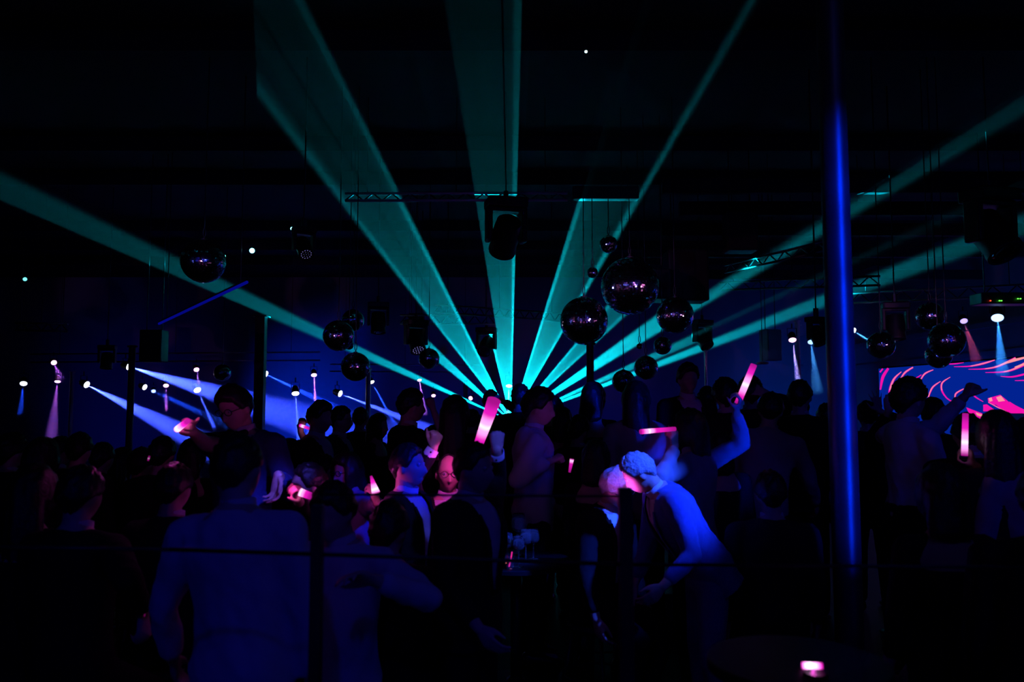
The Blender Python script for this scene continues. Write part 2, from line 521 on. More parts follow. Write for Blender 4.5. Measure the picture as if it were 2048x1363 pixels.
# ------------------------------------------------------------------ pillars
def pillar(label, px, top, d, wpx, square=False, mat='dull_steel', base_px=None, ladder=False):
    a = P(px, top, d)
    r = wpx * d / F / 2
    root = empty('pillar', (a.x, a.y, 0), label, 'pillar')
    b = bmesh.new()
    if square: bbox(b, (a.x, a.y, a.z / 2), (2 * r, 2 * r, a.z), 0.008)
    else: tube(b, [(a.x, a.y, 0), (a.x, a.y, a.z)], r, 28)
    obj('shaft', b, M[mat], root, not square, ang=0.6)
    b = bmesh.new()
    if square: bbox(b, (a.x, a.y, 0.01), (4 * r, 4 * r, 0.02), 0.004)
    else: lathe(b, (a.x, a.y, 0), (0, 0, 1), [(0, r * 1.8), (0.015, r * 1.8), (0.02, r * 1.02)], 28)
    obj('base_plate', b, M[mat], root)
    b = bmesh.new()
    if square: bbox(b, (a.x, a.y, a.z - 0.012), (3 * r, 3 * r, 0.02), 0.004)
    else: lathe(b, (a.x, a.y, a.z - 0.03), (0, 0, 1), [(0, r * 1.02), (0.0, r * 1.5), (0.025, r * 1.5)], 28)
    obj('top_plate', b, M[mat], root)
    if ladder:
        b = bmesh.new()
        z = 0.3
        while z < a.z - 0.1:
            tube(b, [(a.x - r * 1.7, a.y - r, z), (a.x + r * 1.7, a.y - r, z)], r * 0.18, 6)
            z += 0.2
        obj('rungs', b, M[mat], root)
    return root
M['pillar_blue'] = principled('painted_pipe', (0.028, 0.028, 0.03), 0.43, 0.0, spec=0.8, vary=0.1, scale=14)
def tall(label, px0, d, wpx, mat='dull_steel', **k):
    """a pillar that runs up to the ceiling"""
    a = P(px0, 805, d)
    lo, hi = 0, 1
    py = 805 - (CEIL - 0.012 - EYE) / d * F
    for _ in range(20):
        py += (P(px0, py, d).z - (CEIL - 0.012)) / d * F
    return pillar(label, px0 + 0, py, d, wpx, mat=mat, **k)
def tallx(label, px_eye, d, wpx, **k):
    x = P(px_eye, 805, d).x
    a = Vector((x, d, CEIL - 0.012))
    # image column of the top
    f = Vector((0, _cp, _sp)); u = Vector((0, -_sp, _cp))
    v = a - Vector((0, 0, EYE))
    px = 1024 + F * v.x / v.dot(f); py = 681.5 - F * v.dot(u) / v.dot(f)
    return pillar(label, px, py, d, wpx, **k)
tallx('thick round steel pillar at right, lit by a blue stripe from top to floor', 1684, 4.3, 54, mat='pillar_blue')
pillar('thin round pillar standing at the far left among the blue beams', 265, 690, 12.0, 13)
pillar('dark square pillar whose lit top stops just under the long left laser ray', 523, 631, 14.0, 19, square=True)
pillar('thin round steel pillar behind the heads of the middle left group', 737, 735, 15.0, 10, mat='steel')
pillar('round pillar behind the dancers just right of the laser source', 1180, 684, 8.6, 15)
pillar('thin round pillar left of the laser source', 931, 760, 23.0, 9)
pillar('slim steel pillar on the right, left of the hanging white box', 1411, 700, 15.0, 6, mat='steel')
pillar('pale ladder pillar catching purple light left of the thick pillar', 1594, 640, 16.0, 9, mat='white_paint', ladder=True)
pillar('slim dark pillar at the far left edge by the purple beam', 145, 742, 18.0, 8, mat='white_paint')

# ------------------------------------------------------------------ trusses, trays and slats
def pipe_pair(label, a, b_, d0, d1, gap, rad=0.018, n=14, web=True, group='lighting trusses', mat='steel'):
    p, q = P(*a, d0), P(*b_, d1)
    root = empty('lighting_truss', (p + q) / 2, label, 'lighting truss', group)
    up = Vector((0, 0, gap))
    for nm, o in (('lower_chord', Vector()), ('upper_chord', up)):
        m = bmesh.new()
        tube(m, [p + o, q + o], rad, 10)
        obj(nm, m, M[mat], root, True)
    if web:
        m = bmesh.new()
        for i in range(n):
            s0, s1 = p.lerp(q, i / n), p.lerp(q, (i + 1) / n)
            if i % 2: tube(m, [s0 + up, s1], rad * 0.55, 6)
            else: tube(m, [s0, s1 + up], rad * 0.55, 6)
        obj('web_bars', m, M['dull_steel'], root)
    for s in (0.1, 0.5, 0.9):
        m = bmesh.new()
        c = p.lerp(q, s) + up
        tube(m, [c, Vector((c.x, c.y, CEIL))], 0.006, 6)
        obj('hanging_rod', m, M['dull_steel'], root)
    return root
pipe_pair('long lighting truss across the middle, carrying the big moving head', (690, 401), (1135, 400), 9.85, 9.85, 0.09, n=24, mat='alu')
pipe_pair('short lower truss in the middle left that catches a teal glint', (800, 647), (990, 648), 14.75, 14.75, 0.16, n=14, mat='alu')
pipe_pair('faint lattice truss behind the central laser rays', (870, 624), (1130, 642), 14.6, 14.4, 0.14, n=26)
pipe_pair('low truss with glints at the far left', (30, 660), (135, 662), 13.0, 13.0, 0.12, n=8)
pipe_pair('low truss far away above the left stage lamps', (60, 724), (640, 720), 19.6, 19.6, 0.2, n=30, web=False)
pipe_pair('low truss far away above the middle stage lamps', (660, 742), (960, 744), 22.7, 22.7, 0.2, n=16, web=False)
pipe_pair('slanted ladder truss at right, just left of the thick pillar', (1450, 545), (1655, 500), 13.0, 10.0, 0.12, n=14, mat='dull_steel')
pipe_pair('slanted ladder truss behind the thick pillar, lower one', (1440, 580), (1760, 570), 14.5, 12.0, 0.14, n=18, mat='dull_steel')
pipe_pair('truss over the mirror balls by the LED screen', (1700, 606), (2060, 590), 13.0, 11.6, 0.16, n=16)
zf = L0.z + K * (L0.y - 9.95)
def slat(label, x0, x1, y, z0, z1, th=0.12):
    b = bmesh.new()
    bbox(b, ((x0 + x1) / 2, y, (z0 + z1) / 2), (x1 - x0, th, z1 - z0), 0.01)
    o = obj('ceiling_slat', b, M['ceiling'])
    base_origin(o, ((x0 + x1) / 2, y, z0))
    return tag(o, label, 'ceiling slat', 'dark slats of the lower ceiling at right')
xa = lambda px: (px - 1024) / F * 9.95
b = bmesh.new(); bbox(b, ((xa(1147) + xa(1281)) / 2, 9.95, zf + 0.02), (xa(1281) - xa(1147), 0.14, 0.16), 0.01)
o = obj('cable_tray', b, M['black_metal']); base_origin(o, ((xa(1147) + xa(1281)) / 2, 9.95, zf - 0.06))
tag(o, 'dark metal tray above the mirror balls that cuts a laser ray', 'cable tray')
slat('dark ceiling slat whose edge trims the laser ray right of the pillar', xa(1330), 10.2, 9.95, zf + 0.02, zf + 0.2)
for i, y in enumerate((11.3, 12.7, 14.6, 17.2)):
    slat('dark ceiling slat at right, %s behind the trimmed ray' % ('first', 'second', 'third', 'last')[i], 2.4, 10.2, y, 4.42, 4.62)

# ------------------------------------------------------------------ moving heads, hanging speakers
def moving_head(label, px, top, bot, d, yaw=0.4, tilt=0.5, dots=False, group=None):
    a, c = P(px, top, d), P(px, bot, d)
    h = a.z - c.z
    root = empty('moving_head', a, label, 'moving head light', group)
    M3 = Matrix.Rotation(yaw, 3, 'Z')
    W = h * 0.62
    b = bmesh.new(); bbox(b, a - Vector((0, 0, h * 0.08)), (W * 1.05, h * 0.42, h * 0.17), h * 0.03, M3); obj('base', b, M['black_metal'], root)
    b = bmesh.new()
    for s in (-1, 1):
        bbox(b, a + M3 @ Vector((s * W * 0.46, 0, -h * 0.42)), (h * 0.09, h * 0.26, h * 0.58), h * 0.03, M3)
    bbox(b, a + M3 @ Vector((0, 0, -h * 0.19)), (W * 1.0, h * 0.26, h * 0.07), h * 0.02, M3)
    obj('yoke', b, M['black_metal'], root)
    dr = M3 @ Vector((0, -math.sin(tilt), -math.cos(tilt)))
    hc = a + M3 @ Vector((0, 0, -h * 0.58))
    b = bmesh.new()
    lathe(b, hc - dr * h * 0.3, dr, [(0, h * 0.1), (h * 0.04, h * 0.2), (h * 0.3, h * 0.23), (h * 0.52, h * 0.215), (h * 0.6, h * 0.23), (h * 0.66, h * 0.225), (h * 0.66, h * 0.19), (h * 0.63, h * 0.18)], 28)
    obj('head', b, M['black_metal'], root, True, ang=0.7)
    b = bmesh.new()
    lathe(b, hc + dr * h * 0.33, dr, [(-0.005, h * 0.185), (0.003, h * 0.18), (0.01, h * 0.1)], 24)
    obj('lens', b, M['lens_dark'], root, True)
    if dots:
        u, v, _ = frame_from(dr)
        b = bmesh.new()
        for k in range(19):
            rr = 0 if k == 0 else (h * 0.075 if k < 7 else h * 0.145)
            ph = k * PI / 3 if k < 7 else k * PI / 6
            c0 = hc + dr * (h * 0.345) + u * rr * math.cos(ph) + v * rr * math.sin(ph)
            ell(b, c0, (h * 0.016,) * 3, None, 8, 5)
        obj('lens_dots', b, M['dot'], root)
    b = bmesh.new(); tube(b, [a, a + Vector((0, 0, 0.1))], 0.03, 8)
    tube(b, [a + Vector((0, 0, 0.1)), Vector((a.x, a.y, CEIL))], 0.008, 6)
    obj('clamp', b, M['black_metal'], root)
    return root
M['lens_dark'] = principled('dark_lens', (0.02, 0.02, 0.03), 0.08, spec=0.8)
M['dot'] = principled('lens_dot', (0.5, 0.5, 0.6), 0.1, 0.6, emit=(0.3, 0.25, 0.7), strength=0.35)  # faint emission stands in for reflections on the unlit lenses
GM = 'moving heads hanging unlit'
moving_head('big unlit moving head in the middle, hanging in front of a laser ray', 1012, 398, 520, 9.7, 0.25, -0.9, group=GM)
moving_head('round unlit moving head lower down, left of the central laser ray', 973, 655, 716, 15.0, -0.3, 0.9, group=GM)
moving_head('round unlit fixture right of the mirror balls, stopping a thin laser ray', 1404, 640, 702, 15.2, 0.5, 0.7, group=GM)
moving_head('round unlit fixture at the left edge of the thick pillar', 1632, 634, 694, 9.0, 0.4, 0.5, group=GM)
moving_head('large unlit moving head at the right edge, blocking the lowest laser ray', 1978, 380, 530, 8.6, 0.3, 0.6, group=GM)
moving_head('unlit moving head right of the thick pillar above a mirror ball', 1789, 605, 684, 9.5, -0.2, 0.15, group=GM)
moving_head('unlit fixture with a ring of lens dots at upper left', 608, 455, 522, 8.6, 0.6, 0.75, True, GM)
moving_head('unlit fixture with lens dots beside a small left mirror ball', 832, 640, 710, 14.3, 0.5, 0.6, True, GM)
moving_head('dark moving head in the middle left, over the pair of mirror balls', 757, 605, 670, 12.0, 0.2, 0.2, group=GM)
moving_head('dark moving head at far left, in front of the white beam lamps', 215, 690, 740, 14.0, 0.2, 0.2, group=GM)
def speaker(label, px, py, wpx, hpx, d, mat='cloth_box', rz=0.0, name='hanging_speaker'):
    c = P(px, py, d)
    wd, h = wpx * d / F, hpx * d / F
    Mz = Matrix.Rotation(rz, 3, 'Z')
    root = empty(name, c, label, 'speaker', None)
    b = bmesh.new(); bbox(b, c, (wd, wd * 0.8, h), wd * 0.04, Mz); obj('cabinet', b, M['black_metal' if mat == 'cloth_box' else mat], root)
    b = bmesh.new(); bbox(b, c + Mz @ Vector((0, -wd * 0.41, 0)), (wd * 0.9, wd * 0.03, h * 0.92), wd * 0.01, Mz); obj('grille', b, M[mat], root)
    b = bmesh.new()
    for s in (-1, 1): tube(b, [c + Mz @ Vector((s * wd * 0.35, 0, h / 2 - 0.01)), Vector(((c + Mz @ Vector((s * wd * 0.35, 0, 0))).x, (c + Mz @ Vector((s * wd * 0.35, 0, 0))).y, CEIL))], 0.008, 6)
    obj('hanging_rods', b, M['black_metal'], root)
speaker('black hanging speaker just right of the largest mirror ball', 1371, 553, 80, 104, 13.0)
speaker('black hanging box added behind the largest mirror ball to stop a laser ray', 1290, 572, 96, 60, 12.8)  # out of sight, added as a blocker that ends one laser ray
speaker('black hanging speaker at left between the thin and the square pillar', 308, 692, 44, 64, 12.0)
speaker('black hanging box that stops the short left laser ray', 833, 655, 30, 56, 15.85)
speaker('pale hanging box at right above the raised pink stick', 1541, 690, 34, 62, 14.0, 'white_paint', 0.35)
speaker('dark hanging speaker left of the raised mirror balls by the screen', 1480, 465, 60, 80, 11.0)

# dimmer bar with tiny status lights over the screen
c = P(2012, 598, 11.2)
root = empty('dimmer_pack', c, 'black hanging dimmer pack with red and green status lights, above the screen', 'dimmer pack')
b = bmesh.new(); bbox(b, c, (0.86, 0.3, 0.16), 0.015); obj('case', b, M['black_metal'], root)
for px, cc in ((1981, (1, 0.05, 0.02)), (1999, (0.1, 1, 0.05)), (2003, (0.1, 1, 0.05)), (2036, (0.1, 1, 0.05)), (2041, (0.1, 1, 0.05))):
    b = bmesh.new(); q = P(px, 601 if px < 2010 else 597, 11.03); ell(b, q, (0.013, 0.01, 0.008), None, 8, 6)
    obj('status_light', b, lens_mat(cc, 3.0), root)
b = bmesh.new()
for s in (-0.3, 0.3): tube(b, [c + Vector((s, 0, 0.07)), Vector((c.x + s, c.y, CEIL))], 0.008, 6)
obj('hanging_rods', b, M['black_metal'], root)
# slanting blue streak of light built as a glowing rod, flat downlight at right
p, q = P(282, 664, 12.4), P(494, 564, 9.0)
root = empty('light_streak', (p + q) / 2, 'slim blue streak of light, built as a glowing rod across the far left laser ray', 'light streak')
b = bmesh.new(); tube(b, [p.lerp(q, 0.22), q], 0.018, 8); obj('glow_rod', b, emitter('blue_streak_glow', (0.004, 0.01, 1.0), 0.19), root)
b = bmesh.new(); tube(b, [p.lerp(q, 0.22) + Vector((0, 0.02, 0.03)), q + Vector((0, 0.02, 0.03))], 0.016, 8)
for s in (0.3, 0.95): tube(b, [p.lerp(q, s) + Vector((0, 0.02, 0.03)), Vector((p.lerp(q, s).x, p.lerp(q, s).y + 0.02, CEIL))], 0.006, 6)
obj('added_holder', b, M['black_metal'], root)
p = P(1525, 728, 13.0)
root = empty('downlight', p, 'flat round downlight under the pale hanging box', 'downlight')
b = bmesh.new(); lathe(b, p, (0, 0, 1), [(0, 0.09), (0.03, 0.1), (0.05, 0.03)], 24); obj('shade', b, M['white_paint'], root, True, ang=0.6)
b = bmesh.new(); tube(b, [p + Vector((0, 0, 0.05)), Vector((p.x, p.y, CEIL))], 0.006, 6); obj('cord', b, M['black_metal'], root)

# ------------------------------------------------------------------ mirror balls
def mirror_ball(label, px, py, rpx, d, seed, group, cord_top=None):
    c = P(px, py, d)
    r = rpx * d / F
    rg = random.Random(seed)
    root = empty('mirror_ball', c, label, 'mirror ball', group)
    root.rotation_euler = (0, 0, rg.uniform(0, 6.28))
    tile = max(0.011, r * 0.062)
    nl = max(14, int(PI * r / tile))
    b = bmesh.new()
    for j in range(nl):
        t0, t1 = PI * j / nl, PI * (j + 1) / nl
        tm = (t0 + t1) / 2
        n = max(3, int(2 * PI * r * math.sin(tm) / tile))
        off = rg.uniform(0, 6.28)
        for i in range(n):
            p0, p1 = off + 2 * PI * (i + 0.04) / n, off + 2 * PI * (i + 0.96) / n
            a0, a1 = t0 + (t1 - t0) * 0.04, t1 - (t1 - t0) * 0.04
            pm = (p0 + p1) / 2
            nr = Vector((math.sin(tm) * math.cos(pm), math.sin(tm) * math.sin(pm), math.cos(tm)))
            nn = (nr + Vector((rg.gauss(0, 0.045), rg.gauss(0, 0.045), rg.gauss(0, 0.045)))).normalized()
            vs = []
            for t, p in ((a0, p0), (a1, p0), (a1, p1), (a0, p1)):
                q = Vector((math.sin(t) * math.cos(p), math.sin(t) * math.sin(p), math.cos(t))) * r
                q = q - nn * (q - nr * r).dot(nn)
                vs.append(b.verts.new(c + q))
            b.faces.new(vs)
    me = bpy.data.meshes.new('mirror_tiles')
    b.to_mesh(me); b.free(); me.materials.append(M['chrome'])
    o = bpy.data.objects.new('mirror_tiles', me); C.objects.link(o)
    o.parent = root; o.matrix_parent_inverse = chain(root).inverted()
    b = bmesh.new(); ell(b, c, (r * 0.985,) * 3, None, 28, 18); obj('core', b, M['ball_core'], root, True)
    b = bmesh.new(); lathe(b, c + Vector((0, 0, r * 0.97)), (0, 0, 1), [(0, r * 0.14), (r * 0.06, r * 0.14), (r * 0.07, r * 0.05), (r * 0.16, r * 0.04)], 14); obj('cap', b, M['dull_steel'], root)
    zt = CEIL if cord_top is None else cord_top
    b = bmesh.new()
    zc = c.z + r * 1.12
    hk = [Vector((c.x + 0.014 * math.sin(a), c.y, zc + 0.05 - 0.05 * math.cos(a))) for a in [2 * PI * i / 10 for i in range(11)]]
    tube(b, hk, 0.005, 6, False)
    obj('hook', b, M['black_metal'], root)
    b = bmesh.new(); tube(b, [(c.x, c.y, zc + 0.1), (c.x, c.y, zt)], 0.006, 6); obj('hanging_cord', b, M['black_metal'], root)
    return root
GB = 'mirror balls'
ztray = zf - 0.06
for i, (lab, px, py, r, d, zt) in enumerate([
    ('lone mirror ball at upper left in front of the long left laser ray', 407, 522, 44, 8.5, None),
    ('mirror ball of the left trio, brightest band, left of the others', 677, 671, 31, 9.5, None),
    ('mirror ball of the left trio, highest one, mostly dark', 706, 640, 22, 11.0, None),
    ('tiny mirror ball tucked behind the left trio', 698, 689, 10, 10.0, None),
    ('mirror ball of the left trio, lowest, hanging below the laser ray', 711, 733, 29, 9.5, None),
    ('small mirror ball between the short laser ray and a dotted fixture', 858, 717, 21, 13.0, None),
    ('small mirror ball hanging highest above the big ones', 1217, 488, 18, 9.85, ztray),
    ('smallest hanging mirror ball on a long wire left of the largest', 1185, 545, 11, 9.85, ztray),
    ('largest mirror ball in the centre right cluster', 1260, 572, 58, 9.85, ztray),
    ('second largest mirror ball, left of and below the largest', 1168, 641, 48, 9.85, ztray),
    ('medium mirror ball right of the largest one', 1350, 630, 37, 9.85, None),
    ('small mirror ball right under the medium one', 1325, 691, 18, 10.5, None),
    ('mirror ball low in the centre right, over the thin laser rays', 1292, 735, 24, 10.5, None),
    ('dark mirror ball lowest of the centre right cluster, behind a head', 1247, 762, 23, 10.2, None),
    ('tiny mirror ball on a wire over the rising right laser ray', 1279, 692, 6, 11.0, None),
    ('mirror ball just right of the thick pillar', 1762, 690, 27, 8.5, None),
    ('largest mirror ball by the LED screen, overlapping two others', 1893, 680, 35, 8.2, None),
    ('lowest mirror ball by the LED screen, over its top edge', 1877, 711, 25, 8.6, None),
    ('upper mirror ball by the LED screen with a teal glint', 1860, 632, 28, 9.0, None),
    ('far mirror ball with many sparkles over the wide blue beam', 445, 745, 17, 14.0, None),
]):
    mirror_ball(lab, px, py, r, d, 100 + i, GB, zt)

# ------------------------------------------------------------------ LED screen on the right wall
A = P(1757, 737, 20.0)
B2 = P(2048, 715, 20.0)
# the screen runs along the right wall: same top height at both edges
rB = ray(2048, 715); dB = (A.z - EYE) / rB.z
Bp = Vector((0, 0, EYE)) + rB * dB
sdir = (Bp - A); sdir.z = 0; sdir.normalize()
sn = Vector((sdir.y, -sdir.x, 0))
if sn.x > 0: sn = -sn
far_end = A; near_end = A + sdir * ((Bp - A).length + 3.0)
zb = 0.75
root = empty('led_screen', ((A + near_end) / 2).to_3d() * 1.0, 'large LED screen on the right showing pink swirls on blue', 'LED screen')
root.location.z = zb
b = bmesh.new()
th = -sn * 0.08
q = [far_end, near_end, Vector((near_end.x, near_end.y, zb)), Vector((far_end.x, far_end.y, zb))]
f1 = [b.verts.new(v) for v in q]; f2 = [b.verts.new(v + th) for v in q]
b.faces.new(f1); b.faces.new(f2[::-1])
for i in range(4): b.faces.new((f1[i], f2[i], f2[(i + 1) % 4], f1[(i + 1) % 4]))
obj('screen_panel', b, emitter('screen_blue', (0.0006, 0.016, 0.28), 1.0), root)
b = bmesh.new()
for a_, b_ in ((q[0], q[1]), (q[1], q[2]), (q[2], q[3]), (q[3], q[0])):
    tube(b, [a_ + th, b_ + th], 0.04, 4)
obj('screen_frame', b, M['black_metal'], root)
def scr(px, py, off): return on_plane(px, py, A, sn) + sn * off
def catmull(pts, n=8):
    out = []
    pp = [pts[0]] + list(pts) + [pts[-1]]
    for i in range(1, len(pp) - 2):
        p0, p1, p2, p3 = pp[i - 1:i + 3]
        for k in range(n):
            t = k / n
            out.append(tuple(0.5 * (2 * p1[j] + (p2[j] - p0[j]) * t + (2 * p0[j] - 5 * p1[j] + 4 * p2[j] - p3[j]) * t * t + (3 * p1[j] - p0[j] - 3 * p2[j] + p3[j]) * t ** 3) for j in range(len(p1))))
    out.append(tuple(pts[-1]))
    return out
def strips(name, lines, mat, off):
    b = bmesh.new()
    for ln in lines:
        cs = catmull(ln)
        prev = None
        for i, (x, y, hw) in enumerate(cs):
            x0, y0, _ = cs[max(0, i - 1)]; x1, y1, _ = cs[min(len(cs) - 1, i + 1)]
            dx, dy = x1 - x0, y1 - y0
            l = math.hypot(dx, dy) or 1
            nx, ny = -dy / l * hw, dx / l * hw
            pr = (b.verts.new(scr(x + nx, y + ny, off)), b.verts.new(scr(x - nx, y - ny, off)))
            if prev: b.faces.new((prev[0], prev[1], pr[1], pr[0]))
            prev = pr
    return obj(name, b, mat, root)
def polys(name, pl, mat, off):
    b = bmesh.new()
    for p in pl: b.faces.new([b.verts.new(scr(x, y, off)) for x, y in p])
    return obj(name, b, mat, root)
ARCS = [
    [(1777, 736, 2.2), (1766, 754, 3), (1761, 779, 1.4)],
    [(1766, 737, 1.5), (1760, 744, 1.5)],
    [(1803, 743, 0.8), (1788, 758, 2.2), (1780, 780, 2.4), (1780, 802, 1.8), (1782.5, 818, 1.2)],
    [(1826.5, 734, 1.4), (1810, 745, 2), (1799, 762, 0.9)],
    [(1797, 805, 0.9), (1801, 821, 1.3)],
    [(1843, 749, 0.8), (1827, 760, 1.6)],
    [(1867, 739, 0.8), (1850, 747, 1.8), (1840, 762, 1)],
    [(1881.6, 762, 0.8), (1865, 775, 1.8), (1856, 797, 1.2)],
    [(1901, 753.5, 0.6), (1885, 765, 1.7), (1884, 780, 1.7), (1894, 795.5, 1.3), (1909, 805, 0.8)],
    [(1928, 777, 1.0), (1912, 787, 1.8), (1911, 801, 1)],
    [(1942, 782, 1.2), (1951, 793, 1.4), (1967, 803, 0.6)],
    [(1896, 727.5, 0.8), (1911, 727, 1.1), (1928, 724.6, 0.4)],
    [(1908, 733, 0.5), (1942, 731.7, 1.3), (1968.5, 726, 2), (1990, 719.5, 1)],
    [(1937, 738, 0.5), (1971, 737, 1.3), (1997, 731.7, 2), (2032, 715.5, 2.5)],
    [(1971, 744.5, 0.5), (2008, 743, 1.5), (2030, 737, 2.4), (2060, 722, 4)],
    [(2001, 752, 0.4), (2026, 753, 1.5), (2060, 745, 2)],
    [(2030, 760.7, 0.6), (2060, 760, 1.4)],
    [(1977, 804, 0.7), (1996, 814, 1.2), (2013, 822, 0.7)],
    [(2019, 803, 0.6), (2034, 813, 1.6), (2060, 826, 2)],
]
CORES = [[(x, y, hw * 0.45) for x, y, hw in a] for a in (ARCS[2][:3], ARCS[3], ARCS[6], ARCS[7], ARCS[8][:3], ARCS[9], ARCS[12][1:], ARCS[13][1:], ARCS[14][1:], ARCS[17])]
strips('pink_swirls', ARCS, emitter('screen_pink', (0.95, 0.005, 0.42), 0.95), 0.004)
strips('pale_swirl_cores', CORES + [[(2000, 730, 0.8), (2022, 722, 2.6), (2050, 714.8, 2.0)], [(2030, 734, 1), (2060, 724, 3)]], emitter('screen_pale', (1.0, 0.30, 0.36), 1.0), 0.008)
polys('pink_shapes', [[(1967, 809), (1967, 822), (1994, 822), (1974, 808)], [(1933, 814), (1967, 827), (1967, 850), (1945, 842)], [(1990, 807), (2017, 803), (2062, 826), (2062, 832), (2012, 824)], [(1976, 796), (2001, 789), (2018, 803), (1990, 809), (1977, 805)]], bpy.data.materials['screen_pink'], 0.005)
polys('pale_shapes', [[(1978, 796), (1984, 794), (1986, 801), (1980, 803)], [(1993, 794), (2003, 791), (2011, 801), (1998, 803)], [(1945, 846), (1967, 851), (1962, 857), (1945, 862)], [(1952, 824), (1967, 829), (1967, 834), (1955, 830)]], bpy.data.materials['screen_pale'], 0.009)
# trims on the right wall above the screen
for i, (z0, z1, dx) in enumerate(((2.75, 2.85, 0.05), (3.35, 3.47, 0.12))):
    b = bmesh.new(); box(b, (10.2 - dx / 2, 10.5, (z0 + z1) / 2), (dx, 27.6, z1 - z0))
    tag(obj('trim_%d' % (8 + i), b, M['wall']), kind='structure')

# flat monitor on a stand in front of the screen
c = P(2007, 842, 7.4)
wd, h = 78 * 7.4 / F, 40 * 7.4 / F
root = empty('monitor', (c.x, c.y, 0), 'flat dark blue monitor in front of the LED screen at the right edge', 'monitor')
b = bmesh.new(); bbox(b, c + Vector((0, 0, -0.02)), (wd, 0.05, h), 0.006); obj('casing', b, M['black_metal'], root)
b = bmesh.new(); bbox(b, c + Vector((0, -0.028, -0.02)), (wd * 0.985, 0.006, h * 0.97), 0.002); obj('display', b, emitter('monitor_blue', (0.001, 0.004, 0.035), 1.0), root)
b = bmesh.new(); tube(b, [(c.x, c.y + 0.02, 0.02), (c.x, c.y + 0.02, c.z - h * 0.4)], 0.025, 10); lathe(b, (c.x, c.y + 0.02, 0), (0, 0, 1), [(0, 0.25), (0.02, 0.25), (0.03, 0.03)], 20); obj('stand', b, M['black_metal'], root)
# ------------------------------------------------------------------ people
def cloth(name, col, rough=0.85, sheen=0.2, vary=0.25, scale=40, bump=0.15):
    m = principled(name, col, rough, spec=0.25, vary=vary, scale=scale, bump=bump)
    m.node_tree.nodes['Principled BSDF'].inputs['Sheen Weight'].default_value = sheen
    return m
M['skin'] = principled('skin', (0.55, 0.36, 0.28), 0.5, spec=0.35, vary=0.12, scale=30, bump=0.04)
M['black_cloth'] = cloth('black_wool', (0.006, 0.006, 0.007), sheen=0.0)
M['navy_cloth'] = cloth('blue_wool', (0.06, 0.10, 0.34), sheen=0.1)
M['ink_cloth'] = cloth('ink_wool', (0.018, 0.03, 0.12), sheen=0.0)
M['dark_cloth'] = cloth('dark_cloth', (0.010, 0.010, 0.011), sheen=0.0)
M['white_cloth'] = cloth('white_cotton', (0.62, 0.63, 0.66), vary=0.06, scale=20)
M['grey_cloth'] = cloth('grey_cotton', (0.30, 0.30, 0.33), vary=0.1, scale=20)
M['hair_dark'] = principled('dark_hair', (0.012, 0.009, 0.008), 0.45, vary=0.4, scale=60, bump=0.3)
M['hair_grey'] = principled('grey_hair', (0.42, 0.40, 0.40), 0.55, vary=0.5, scale=90, bump=0.5)
M['shoe'] = principled('black_leather', (0.01, 0.01, 0.01), 0.3)
M['glass_frame'] = principled('spectacle_frame', (0.008, 0.008, 0.009), 0.25)
M['silver'] = principled('silver', (0.7, 0.7, 0.74), 0.15, 1.0)

def capsule(bm, p0, r0, p1, r1, n=14, fl=1.0, up=None):
    p0, p1 = Vector(p0), Vector(p1)
    d = p1 - p0
    L_ = d.length
    if L_ < 1e-5: return
    d /= L_
    if up is not None:
        u = (Vector(up) - d * Vector(up).dot(d)).normalized(); v = d.cross(u)
    else:
        u, v, _ = frame_from(d)
    rings = []
    for a in (-80, -50, -20): rings.append((p0 + d * (r0 * math.sin(R(a))), r0 * math.cos(R(a))))
    for t in (0.0, 0.33, 0.67, 1.0): rings.append((p0.lerp(p1, t), r0 + (r1 - r0) * t))
    for a in (20, 50, 80): rings.append((p1 + d * (r1 * math.sin(R(a))), r1 * math.cos(R(a))))
    ring_loft(bm, [circle(c, u, v, r * fl, r, n) for c, r in rings])
def remesh(bm, vox, smooth=2):
    me = bpy.data.meshes.new('tmp')
    bmesh.ops.recalc_face_normals(bm, faces=bm.faces)
    bm.to_mesh(me); bm.free()
    o = bpy.data.objects.new('tmp', me); C.objects.link(o)
    md = o.modifiers.new('r', 'REMESH'); md.mode = 'VOXEL'; md.voxel_size = vox
    dg = bpy.context.evaluated_depsgraph_get()
    m2 = bpy.data.meshes.new_from_object(o.evaluated_get(dg))
    bpy.data.objects.remove(o); bpy.data.meshes.remove(me)
    b = bmesh.new(); b.from_mesh(m2); bpy.data.meshes.remove(m2)
    for _ in range(smooth):
        bmesh.ops.smooth_vert(b, verts=b.verts, factor=0.5, use_axis_x=True, use_axis_y=True, use_axis_z=True)
    return b
def g(x, s): return math.exp(-(x / s) ** 2)
